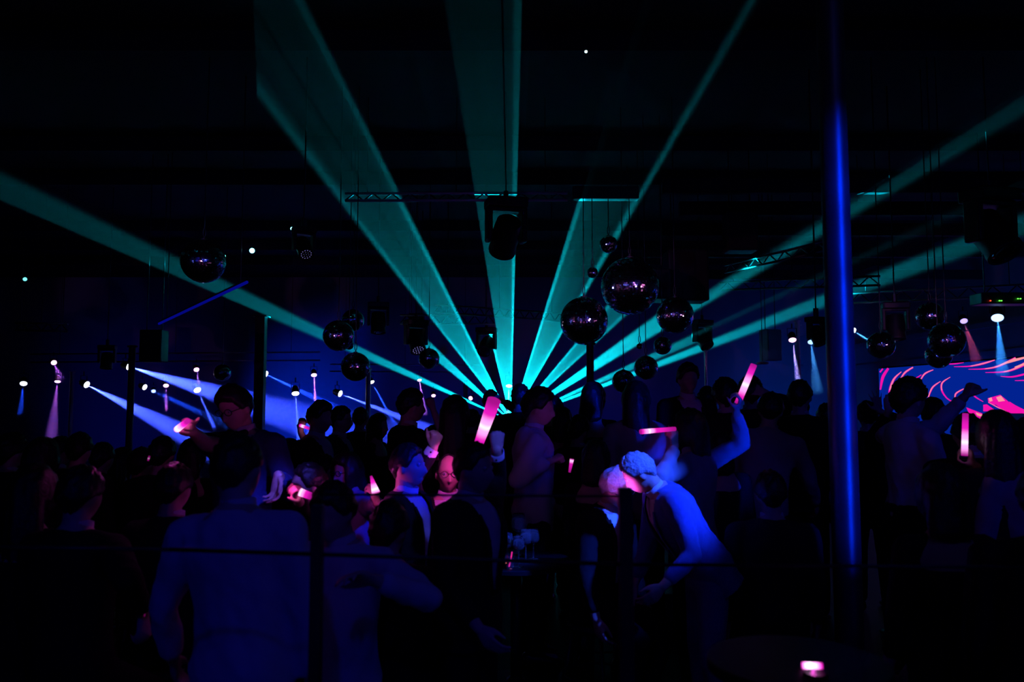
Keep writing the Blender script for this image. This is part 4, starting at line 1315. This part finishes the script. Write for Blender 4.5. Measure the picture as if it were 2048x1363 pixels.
person('dancer with both open hands raised, right of the thick pillar', (1733, 801), 7.0, 168, hair='short', R_=('to', 1759, 822, 6.75, 'open', (0.9, 0, -0.5), (1752, 790, 6.72)), L_=('hang', 10, 10, 50), fine=1, outfit='suit', top='dark_cloth')
person('dancer hidden behind the pale shirted man, one open hand up', (1795, 830), 6.1, 175, hair='short', L_=('to', 1777, 824, 5.8, 'open', (-0.8, 0, -0.6), (1776, 795, 5.8)))
cp = person('man in a pale shirt with thick hair raising a fist before the LED screen', (1817, 757), 5.3, 104, outfit='shirt', hair='curly', L_=('to', 1928, 794, 5.2, 'fist', (0.0, 0.6, -0.9), (1942, 766, 5.18)), R_=('hang', 3, 10, 50), fine=2, head=(8, 2, 0), bulk=0.86)
person('dark head right of the fist raising man, low against the LED screen', (1864, 794), 6.0, 170, hair='short')
person('shadowy figure behind the upright pink stick at right', (1934, 826), 4.6, 160, hair='short', R_=('to', 1936, 930, 4.1, 'grip', (0.8, -0.4, -0.5), (1932, 905, 4.08)), head=(0, 10, 0))
person('woman with big hair at the right edge in front of the monitor', (1994, 823), 4.05, 168, fem=True, hair='long', outfit='gown', top='dark_cloth', fine=1)
person('dark figure at the very right edge of the crowd', (2052, 836), 4.0, 175, hair='short', outfit='shirt', shirt='grey_cloth')
# the couple in the blue light
lm = person('man with grey hair in a blue suit and white collar, bending to the left', (1278, 905), 4.4, -82, lean=34, head=(-16, 16, 0), hair='short', hmat='hair_grey', top='navy_cloth', tie='grey_cloth', L_=('to', 1326, 1172, 4.12, 'relaxed', (0.0, -0.9, -0.2)), R_=('to', 1268, 1170, 4.45, 'relaxed', (0.0, -0.9, -0.2)), fine=2, bulk=1.06)
wm = person('shorter grey haired person with glasses leaning to hear the man in the blue suit', (1232, 934), 4.7, 48, lean=10, head=(4, 16, 14), hair='swept', hmat='hair_grey', outfit='suit', top='black_cloth', glasses=True, fine=2)
# around the glasses table
pk = person('man with a pink lit face and glasses looking toward us, cuffed fist raised', (897, 906), 5.0, 14, head=(-4, 2, 0), hair='bald', glasses=True, fine=2, outfit='suit', L_=('to', 955, 902, 4.6, 'grip', (-0.8, 0.1, -0.8), (958, 885, 4.58)), R_=('to', 868, 895, 4.78, 'fist', (0.7, 0.0, -0.9), (879, 858, 4.74), (0.2, -0.6, 0.2)), cuffs=(1,))
pr = person('person in blue profile with an open mouth facing right, in the centre left', (817, 886), 4.4, 72, head=(0, -4, 0), hair='short', fine=2, mouth=0.006, outfit='suit')
pd = person('dark man in profile with raised cuffed fist, in front of the pink lit face', (948, 884), 3.55, 62, head=(0, 2, 0), hair='short', fine=2, R_=('hang', 12, 6, 40), L_=('to', 993, 900, 3.75, 'fist', (-0.7, -0.4, -0.8), (996, 862, 3.75), (-0.5, -0.6, 0.1)), cuffs=(-1,), bulk=1.12)
person('listener with a purple lit ear left of the upright cone stick', (646, 908), 5.7, 100, hair='short', fine=1, outfit='shirt', shirt='grey_cloth')
gl = person('person with glasses and a pink lit chin facing left of the cone stick', (694, 904), 5.1, -40, glasses=True, hair='bob', fem=True, fine=2, head=(0, 10, 0), outfit='shirt', shirt='grey_cloth', L_=('to', 757, 1004, 4.5, 'grip', (-0.6, -0.5, -0.6), (753, 985, 4.48)))
hs = person('low dark figure holding a pink stick near the bow tie man', (618, 925), 4.4, -60, hair='short', R_=('to', 596, 1000, 4.1, 'grip', (0.4, -0.6, -0.6), (600, 975, 4.06)), L_=('hang', 8, 20, 60), fine=2, outfit='suit')
person('dark stout figure in front of the rail at lower centre left', (780, 1002), 3.6, 160, hair='short', bulk=1.15)
sl = person('man in a pale shirt with a thin bright cord, behind the left rail post', (668, 962), 3.25, -25, hair='short', outfit='shirt', R_=('hang', 12, 20, 60), L_=('to', 752, 1160, 2.95, 'relaxed', (-0.6, -0.6, -0.4)), fine=1, head=(0, 16, 0))
# raised stick holder among the far heads, and the far left crowd
person('short dark figure lifting a small pink stick left of the swept hair man', (580, 878), 6.6, 160, hair='bob', fem=True, outfit='dress', top='dark_cloth', R_=('to', 600, 862, 6.4, 'grip', (0.7, 0, -0.7), (603, 846, 6.4)))
for lab, x, y, d, h_, hr, fm in (
    ('dark head nearest the left edge of the crowd', 24, 868, 5.6, 160, 'curly', False),
    ('dark round head with full hair at far left', 86, 876, 4.9, 172, 'bob', True),
    ('dark shoulder and small head between two larger ones at far left', 122, 872, 6.6, 150, 'short', False),
    ('dark head rising highest at far left under the purple beams', 160, 864, 5.2, 178, 'short', False),
    ('dark low head right of the highest one at far left', 206, 884, 6.0, 170, 'short', True),
    ('dark low head left of the leftmost thin pillar base', 246, 896, 6.6, 165, 'bob', True),
    ('dark head right of the leftmost thin pillar', 284, 894, 5.8, 168, 'short', False),
    ('dark head with a reddish crown under the glowing hand', 326, 872, 5.4, 175, 'short', False),
    ('dark head between the glowing hand and the bow tie man', 385, 878, 5.8, 180, 'bob', True),
    ('shadowy person at the lower left edge with long hair', 70, 930, 3.6, 176, 'long', True),
    ('shadowy person just left of the biggest figure', 350, 925, 3.95, 170, 'short', False),
    ('dark figure on the right beneath the stooping man', 1540, 940, 4.4, 172, 'short', False),
    ('dark figure in front of the fist raising man at lower right', 1880, 930, 3.3, 176, 'bob', True),
    ('dark figure at lower right corner with a blue lit shoulder', 2085, 930, 2.9, 150, 'short', False),
    ('dark figure between the couple and the laser dancers', 1192, 880, 5.3, 165, 'bob', True),
    ('dark figure right of the couple with shoulder length hair', 1440, 865, 5.4, 174, 'bob', True),
):
    person(lab, (x, y), d, h_, hair=hr, fem=fm, outfit='gown' if fm else 'suit', top='dark_cloth')

a = P(1375, 727, 6.8)
b = bmesh.new(); bbox(b, (a.x, 6.9, 0.122), (1.0, 0.9, 0.244), 0.01)
o = obj('riser', b, M['black_metal']); base_origin(o, (a.x, 6.9, 0)); tag(o, 'low black riser under the tall man in the open jacket', 'riser')

person('shadowy person at lower left whose hand holds a thin dim pink stick', (165, 930), 3.4, 168, hair='short', R_=('to', 287, 1226, 3.3, 'grip', (0.6, -0.5, -0.2), (289, 1250, 3.28)))
# ------------------------------------------------------------------ glow sticks
def stick(label, a, b_, rpx, core=0.45, rpx2=None, pink=(0.85, 0.012, 0.55), k=1.0, hot=8.0, wid=0.22, name='glow_stick', cat='glow stick', group='pink glow sticks'):
    p, q = P(*a), P(*b_)
    Ln = (q - p).length
    r0 = rpx * a[2] / F
    r1 = (rpx2 if rpx2 else rpx) * b_[2] / F
    m = bpy.data.materials.new('glow_foam')
    m.use_nodes = True
    nt = m.node_tree
    nt.nodes.clear()
    tc = nt.nodes.new('ShaderNodeTexCoord')
    sx = nt.nodes.new('ShaderNodeSeparateXYZ')
    nt.links.new(tc.outputs['Object'], sx.inputs[0])
    dv = nt.nodes.new('ShaderNodeMath'); dv.operation = 'DIVIDE'; dv.inputs[1].default_value = Ln
    nt.links.new(sx.outputs['Z'], dv.inputs[0])
    cr = nt.nodes.new('ShaderNodeValToRGB')
    cr.color_ramp.interpolation = 'EASE'
    e = cr.color_ramp.elements
    lo = tuple(c * 0.35 * k for c in pink)
    e[0].position = 0.0; e[0].color = (*lo, 1)
    e[1].position = 1.0; e[1].color = (*lo, 1)
    for pos, c in ((core - wid, tuple(c * 0.75 * k for c in pink)), (core - wid * 0.3, (1.0 * k, 0.35 * k, 0.85 * k)), (core, (1.0 * k, 0.72 * k, 1.0 * k)), (core + wid * 0.3, (1.0 * k, 0.35 * k, 0.85 * k)), (core + wid, tuple(c * 0.75 * k for c in pink))):
        if 0 < pos < 1:
            n_ = e.new(pos); n_.color = (*c, 1)
    nt.links.new(dv.outputs[0], cr.inputs[0])
    em = nt.nodes.new('ShaderNodeEmission')
    em.inputs[1].default_value = 1.35
    nt.links.new(cr.outputs[0], em.inputs[0])
    o_ = nt.nodes.new('ShaderNodeOutputMaterial')
    nt.links.new(em.outputs[0], o_.inputs['Surface'])
    bm = bmesh.new()
    prof = [(0, r0 * 0.9), (Ln * 0.01, r0)] + [(Ln * t, r0 + (r1 - r0) * t) for t in (0.25, 0.5, 0.75)] + [(Ln * 0.985, r1), (Ln, r1 * 0.85)]
    lathe(bm, (0, 0, 0), (0, 0, 1), prof, 20)
    o = obj(name, bm, m, None, True)
    o.location = p
    o.rotation_euler = (q - p).to_track_quat('Z', 'Y').to_euler()
    return tag(o, label, cat, group), p, q
def led(parent, p, col, power, rad=0.02):
    ld = bpy.data.lights.new('led', 'POINT')
    ld.energy = power; ld.color = col; ld.shadow_soft_size = rad
    o = bpy.data.objects.new('led', ld); C.objects.link(o)
    o.location = p
    if parent is not None:
        o.parent = parent; o.matrix_parent_inverse = chain(parent).inverted()
PK = (1.0, 0.06, 0.75)
o, p, q = stick('big pink glow stick waved above the dark profile man in the centre', (957, 888, 4.55), (989, 798, 4.45), 9.5, 0.42, 14, wid=0.3)
spot_light(o, p.lerp(q, 0.42) + Vector((-0.05, 0.0, -0.03)), P(893, 944, 4.85), PK, 14, R(24), 0.5, 0.02)
o, p, q = stick('cone shaped pink glow stick standing upright in the centre left', (752, 986, 4.4), (742, 951, 4.4), 8.5, 0.25, 2.2, k=1.15, wid=0.4)
led(o, p + Vector((-0.05, -0.05, 0.03)), PK, 0.8)
stick('pink glow stick raised over the right side of the crowd', (1475, 807, 4.82), (1508, 728, 4.8), 6.5, 0.48, 6.5, wid=0.3)
stick('pink glow stick held level in front of the pale shirted dancers', (1351, 857, 4.66), (1280, 863, 4.6), 4.2, 0.75, 5.0, wid=0.2)
stick('upright pink glow stick at right below the LED screen', (1929, 911, 4.06), (1931, 826, 4.06), 6.2, 0.32, 5.5, wid=0.34)
o, p, q = stick('short pink glow stick gripped low beside the bow tie man', (599, 983, 4.02), (623, 992, 4.02), 8, 0.15, 7, wid=0.4)
led(o, p + Vector((-0.02, -0.06, 0.02)), PK, 0.35)
o, p, q = stick('glowing pink stick in the outstretched hand of the bow tie man', (354, 858, 4.14), (376, 841, 3.98), 6.5, 0.2, 5.5, k=1.4, wid=0.5)
led(o, p + Vector((0.0, -0.05, 0.04)), PK, 0.7)
stick('small pink glow stick lifted behind the bow tie man', (600, 850, 6.38), (623, 858, 6.3), 3.2, 0.3, 2.6)
stick('tiny pink glow stick low behind the bow tie man', (589, 887, 6.2), (600, 884, 6.2), 2.8, 0.5, 2.8)
stick('tiny pink glow stick low in front of the laser dancers', (1139, 944, 4.6), (1144, 917, 4.6), 2.2, 0.85, 4.2, k=0.8)
stick('faint pink glow stick low among the far left crowd', (296, 921, 4.4), (299, 911, 4.4), 1.8, 0.5, 2.0, k=0.25)
stick('thin dim pink glow stick hanging at lower left', (289, 1232, 3.27), (295, 1186, 3.25), 0.8, 0.5, 1.0, k=0.3)

o, p, q = stick('pink glow stick added to light the couple, hidden by the right rail post', (1250, 1044, 4.2), (1249, 1010, 4.2), 5, 0.5, 5)  # hidden source put in for the pink light on their faces
spot_light(o, p.lerp(q, 0.5) + Vector((0.0, 0.07, 0.06)), P(1252, 955, 4.5), (0.75, 0.09, 1.0), 4.5, R(34), 0.6, 0.02)
# ------------------------------------------------------------------ bar tables, glasses, rail
def bar_table(label, c, z, r):
    root = empty('bar_table', (c.x, c.y, 0), label, 'bar table')
    b = bmesh.new(); lathe(b, (c.x, c.y, z - 0.03), (0, 0, 1), [(0, r * 0.97), (0.004, r), (0.026, r), (0.03, r * 0.985)], 48); obj('table_top', b, M['table'], root, True, ang=0.5)
    b = bmesh.new(); tube(b, [(c.x, c.y, 0.02), (c.x, c.y, z - 0.03)], 0.035, 18); obj('column_leg', b, M['black_metal'], root, True)
    b = bmesh.new(); lathe(b, (c.x, c.y, 0), (0, 0, 1), [(0, 0.24), (0.012, 0.24), (0.03, 0.06), (0.05, 0.036)], 36); obj('foot', b, M['black_metal'], root, True, ang=0.5)
    return root
M['table'] = principled('lacquered_table', (0.006, 0.006, 0.007), 0.45, spec=0.25, vary=0.2, scale=5)
M['glass'] = principled('clear_glass', (0.95, 0.97, 1.0), 0.05, trans=0.97)
M['glass'].node_tree.nodes['Principled BSDF'].inputs['IOR'].default_value = 1.45
tc_ = P(1032, 1118, 5.15)
TZ = tc_.z
bar_table('black table carrying the cluster of wine glasses', tc_, TZ, 0.36)
def wine_glass(label, px, d, h, bowl=0.04):
    x = (px - 1024) / F * d
    c = Vector((x, d, TZ + 0.0005))
    pr = [(0, 0.034), (0.003, 0.034), (0.006, 0.010), (0.012, 0.004), (h * 0.48, 0.004), (h * 0.52, 0.012), (h * 0.58, bowl * 0.8), (h * 0.68, bowl), (h * 0.85, bowl * 0.94), (h, bowl * 0.78),
          (h, bowl * 0.78 - 0.0016), (h * 0.85, bowl * 0.94 - 0.0018), (h * 0.68, bowl - 0.002), (h * 0.58, bowl * 0.8 - 0.003), (h * 0.54, 0.006), (h * 0.535, 0.0005)]
    b = bmesh.new()
    lathe(b, c, (0, 0, 1), pr, 32)
    o = obj('wine_glass', b, M['glass'], None, True)
    base_origin(o, c)
    return tag(o, label, 'wine glass', 'wine glasses on the black table')
for lab, px, d, h, bw in (('wine glass farthest left on the black table', 996, 5.12, 0.185, 0.038), ('wine glass second from left, in front on the black table', 1014, 4.98, 0.19, 0.040), ('wine glass in the middle front of the black table', 1037, 4.92, 0.18, 0.037),
                          ('wine glass in the middle row right of the front one', 1051, 5.08, 0.195, 0.038), ('wine glass farthest right on the black table', 1066, 5.16, 0.185, 0.038), ('tallest wine glass rising behind the others', 1037, 5.30, 0.265, 0.050)):
    wine_glass(lab, px, d, h, bw)
c = Vector(((1012 - 1024) / F * 4.9, 4.88, TZ + 0.0005))
root = empty('table_candle', c, 'tiny orange candle between the wine glasses', 'candle')
b = bmesh.new(); lathe(b, c, (0, 0, 1), [(0, 0.019), (0.03, 0.02), (0.03, 0.017), (0.005, 0.016)], 18); obj('holder', b, M['glass'], root, True)
b = bmesh.new(); lathe(b, c + Vector((0, 0, 0.0055)), (0, 0, 1), [(0, 0.014), (0.014, 0.014)], 16); obj('wax', b, M['white_paint'], root)
b = bmesh.new(); lathe(b, c + Vector((0, 0, 0.021)), (0, 0, 1), [(0, 0.002), (0.005, 0.004), (0.015, 0.001)], 10); obj('flame', b, emitter('flame', (1, 0.22, 0.04), 1.2), root)
a = P(1018, 1108, 4.86)
c = Vector((a.x, 4.86, TZ + 0.0005))
root = empty('tumbler', c, 'small tumbler with a glowing pink stirrer on the black table', 'tumbler')
b = bmesh.new(); lathe(b, c, (0, 0, 1), [(0, 0.024), (0.002, 0.026), (0.07, 0.03), (0.07, 0.0285), (0.008, 0.024), (0.007, 0.001)], 24); obj('glass_body', b, M['glass'], root, True, ang=0.6)
b = bmesh.new(); tube(b, [c + Vector((0.0, 0, 0.012)), c + Vector((0.012, 0, 0.06)), c + Vector((0.018, 0, 0.10))], 0.004, 8); obj('stirrer', b, emitter('stirrer_pink_glow', (0.9, 0.02, 0.35), 0.8), root, True)  # pink light on the stirrer put in as emission

t2 = P(1624, 1341, 1.95)
bar_table('dark bar table at the bottom right under the lying pink stick', t2 + Vector((0, 0.1, 0)), t2.z - 0.006, 0.22)
cz = t2.z - 0.006
cc = P(1627, 1344, 1.95)
b = bmesh.new(); lathe(b, (cc.x, cc.y - 0.012, cz + 0.0005), (0, 0, 1), [(0, 0.028), (0.004, 0.03), (0.006, 0.027), (0.004, 0.02)], 32)
o = obj('saucer', b, M['table'], None, True); base_origin(o, (cc.x, cc.y - 0.012, cz + 0.0005)); tag(o, 'small dark saucer in front of the lying pink stick', 'saucer')
o, p, q = stick('short white hot pink stick lying on the bar table at the bottom right', (1604, 1330, 1.99), (1645, 1331, 1.97), 6.2, 0.42, 5.6, k=2.8, wid=0.62)
led(o, p.lerp(q, 0.4) + Vector((0, -0.02, -0.003)), PK, 0.04, 0.005)

RD = 2.25
rail = empty('guard_rail', P(940, 1363, RD), 'thin black guard rail with two posts in front of the crowd', 'guard rail')
rail.location.z = 0
for px, top, wd in ((636, 1008, 22), (1250, 975, 26)):
    a = P(px, top, RD)
    b = bmesh.new(); bbox(b, (a.x, a.y, a.z / 2), (wd * RD / F, 0.04, a.z), 0.003)
    obj('post', b, M['black_metal'], rail)
for y0, y1, rr, x0, x1 in ((988, 992, 0.0035, 636, 1250), (1098, 1128, 0.006, 340, 1250), (1128, 1136, 0.005, 1250, 2300)):
    b = bmesh.new(); tube(b, [P(x0, y0, RD), P(x1, y1, RD)], rr, 10); obj('rail_bar', b, M['black_metal'], rail, True)
a, b2 = P(-200, 1092, RD), P(340, 1098, RD)
b = bmesh.new(); tube(b, [a, b2], 0.006, 10); obj('rail_bar', b, M['black_metal'], rail, True)
for px, top in ((-200, 1085), (2300, 1130)):
    a = P(px, top, RD)
    b = bmesh.new(); bbox(b, (a.x, a.y, a.z / 2), (0.035, 0.04, a.z), 0.003); obj('post', b, M['black_metal'], rail)

# ------------------------------------------------------------------ house lamps over the camera side, added to light chosen figures
def unseen(label, p, t, col, power, half, blend, lens, ls, rad=0.09, size=0.11):
    p, t = Vector(p), Vector(t)
    dr = (t - p).normalized()
    root = empty('unseen_lamp', p - dr * 0.1, label, 'house lamp', 'house lamps over the bar side')
    b = bmesh.new()
    lathe(b, p - dr * size * 2.6, dr, [(0, size * 0.55), (size * 0.5, size * 0.9), (size * 2.55, size * 1.15), (size * 2.55, size * 1.02), (size * 2.4, size)], 20)
    obj('lamp_housing', b, M['black_metal'], root, True, ang=0.6)
    b = bmesh.new()
    lathe(b, p - dr * size * 0.15, dr, [(-0.004, size * 0.97), (0.006, size * 0.97), (0.012, size * 0.6)], 20)
    obj('lens', b, lens_mat(lens, ls), root)
    b = bmesh.new(); tube(b, [p - dr * size * 1.5, Vector((p.x, p.y, CEIL))], 0.012, 8); obj('hanging_rod', b, M['black_metal'], root)
    if power: spot_light(root, p + dr * 0.05, t, col, power, R(half), blend, rad)
DB = (0.004, 0.008, 1.0)
unseen('blue house lamp aimed at the couple', (3.5, 1.8, 4.9), (0.78, 4.35, 1.32), (0.015, 0.06, 1.0), 5200, 5.0, 0.7, (0.05, 0.1, 1.0), 3)
unseen('blue house lamp over the biggest figure', (-0.5, -1.8, 5.0), (-0.9, 3.0, 1.05), DB, 46, 13, 0.8, (0.03, 0.06, 1.0), 3)
unseen('blue house lamp toward the right side dancers', (2.6, -1.8, 5.0), (2.4, 5.3, 1.45), DB, 70, 13, 0.8, (0.03, 0.06, 1.0), 3)
unseen('blue house lamp toward the glasses table', (1.9, 2.6, 4.3), (0.03, 5.1, 0.87), (0.03, 0.08, 1.0), 3200, 2.6, 0.8, (0.1, 0.15, 1.0), 4)
unseen('violet house lamp toward the bow tie man', (1.5, 0.3, 4.9), P(552, 958, 4.45), (0.09, 0.06, 1.0), 3000, 1.7, 0.8, (0.3, 0.1, 1.0), 4)
# unseen tower of blue cans, added to draw the stripe on the thick pillar
tw = empty('added_lamp_tower', (3.75, -1.3, 0), 'unseen tower of blue lamps added to draw the stripe on the thick pillar', 'added lamp tower')
b = bmesh.new(); tube(b, [(3.75, -1.45, 0), (3.75, -1.45, 5.0)], 0.03, 10); lathe(b, (3.75, -1.45, 0), (0, 0, 1), [(0, 0.3), (0.02, 0.3), (0.03, 0.04)], 20); obj('pole', b, M['black_metal'], tw)
for z in (0.5, 1.2, 1.9, 2.6, 3.3, 4.0, 4.6):
    p, t = Vector((3.75, -1.3, z)), Vector((1.77, 4.3, 1.75 + (z - 1.75) * 0.45))
    dr = (t - p).normalized()
    b = bmesh.new(); lathe(b, p - dr * 0.2, dr, [(0, 0.06), (0.05, 0.09), (0.2, 0.11), (0.2, 0.1), (0.17, 0.09)], 18); obj('lamp_housing', b, M['black_metal'], tw, True, ang=0.6)
    b = bmesh.new(); lathe(b, p - dr * 0.03, dr, [(0, 0.095), (0.01, 0.095), (0.015, 0.05)], 18); obj('lens', b, lens_mat((0.0, 0.02, 1.0), 6), tw)
    spot_light(tw, p + dr * 0.04, t, (0.0, 0.02, 1.0), 2300, R(2.3), 0.4, 0.12)
# bar wall at the far camera side: blue washes and small accent lamps that the mirror balls pick up
for i, x in enumerate((-6.0, 4.5)):
    wash('blue floor wash at the bar wall, %s' % ('left half', 'right half')[i], (x, -5.6, 0.3), (x + 0.6, -7.0, 1.7), (0.02, 0.03, 1.0), 500, 66)
unseen('blue house lamp toward the profile with the open mouth', (2.3, 1.9, 3.3), (-0.5, 4.45, 1.42), (0.0, 0.01, 1.0), 900, 4, 0.6, (0.05, 0.1, 1.0), 3)
_a, _b = P(871, 886, 4.77), P(994, 886, 3.75)
unseen('violet house lamp toward the cuffed fist beside the long haired woman', (1.6, 1.0, 4.4), _a, (0.30, 0.14, 1.0), 450, 1.5, 0.5, (0.3, 0.1, 1.0), 3)
unseen('blue house lamp toward the raised fist of the dark profile man', (2.2, 1.0, 4.2), _b, (0.05, 0.07, 1.0), 600, 1.9, 0.5, (0.05, 0.1, 1.0), 3)
unseen('blue house lamp toward the pale shirted man right of the laser', (3.0, 1.0, 4.7), P(1080, 880, 5.5), (0.004, 0.01, 1.0), 150, 3.0, 0.8, (0.05, 0.1, 1.0), 3)
# unseen pin spots on stands, added to put sparkles on the mirror balls
rg = random.Random(5)
def pin(p, t, col, power, half):
    dr = (t - p).normalized()
    root = empty('added_pin_spot', (p.x, p.y, 0), 'unseen pin spot on a thin stand, added to put sparkles on the mirror balls', 'added pin spot', 'added pin spots on the bar side')
    b = bmesh.new(); lathe(b, p - dr * 0.16, dr, [(0, 0.04), (0.03, 0.06), (0.16, 0.065), (0.16, 0.055), (0.13, 0.05)], 16); obj('lamp_housing', b, M['black_metal'], root, True, ang=0.6)
    b = bmesh.new(); tube(b, [(p.x, p.y, 0.02), p - dr * 0.1 - Vector((0, 0, 0.03))], 0.012, 8); lathe(b, (p.x, p.y, 0), (0, 0, 1), [(0, 0.16), (0.015, 0.16), (0.02, 0.02)], 16); obj('stand', b, M['black_metal'], root)
    spot_light(root, p + dr * 0.02, t, col, power, R(half), 0.3, 0.05)
PINK = (1.0, 0.25, 0.8)
for cx_, d_, hz, half, pw, azs in ((1258, 9.7, 575, 3.8, 230, (-74, -58, -44, -30, -14, 15, 26, 42)), (692, 9.6, 676, 2.4, 200, (-50, -25, -9, 40)), (407, 8.5, 518, 2.4, 200, (-35, 10, 38)), (1835, 8.5, 668, 3.6, 200, (-60, -29, -16, 14))):
    tgt = P(cx_, hz, d_)
    for k, az in enumerate(azs):
        p = Vector((tgt.x + 9 * math.sin(R(az)), d_ - 9.2 * math.cos(R(az)), rg.uniform(2.1, 2.5)))
        if abs(p.x) < 6: p.y = min(p.y, -0.9 - 0.1 * k)
        pin(p, tgt, PINK if k % 2 else (0.12, 0.16, 1.0), pw, half)
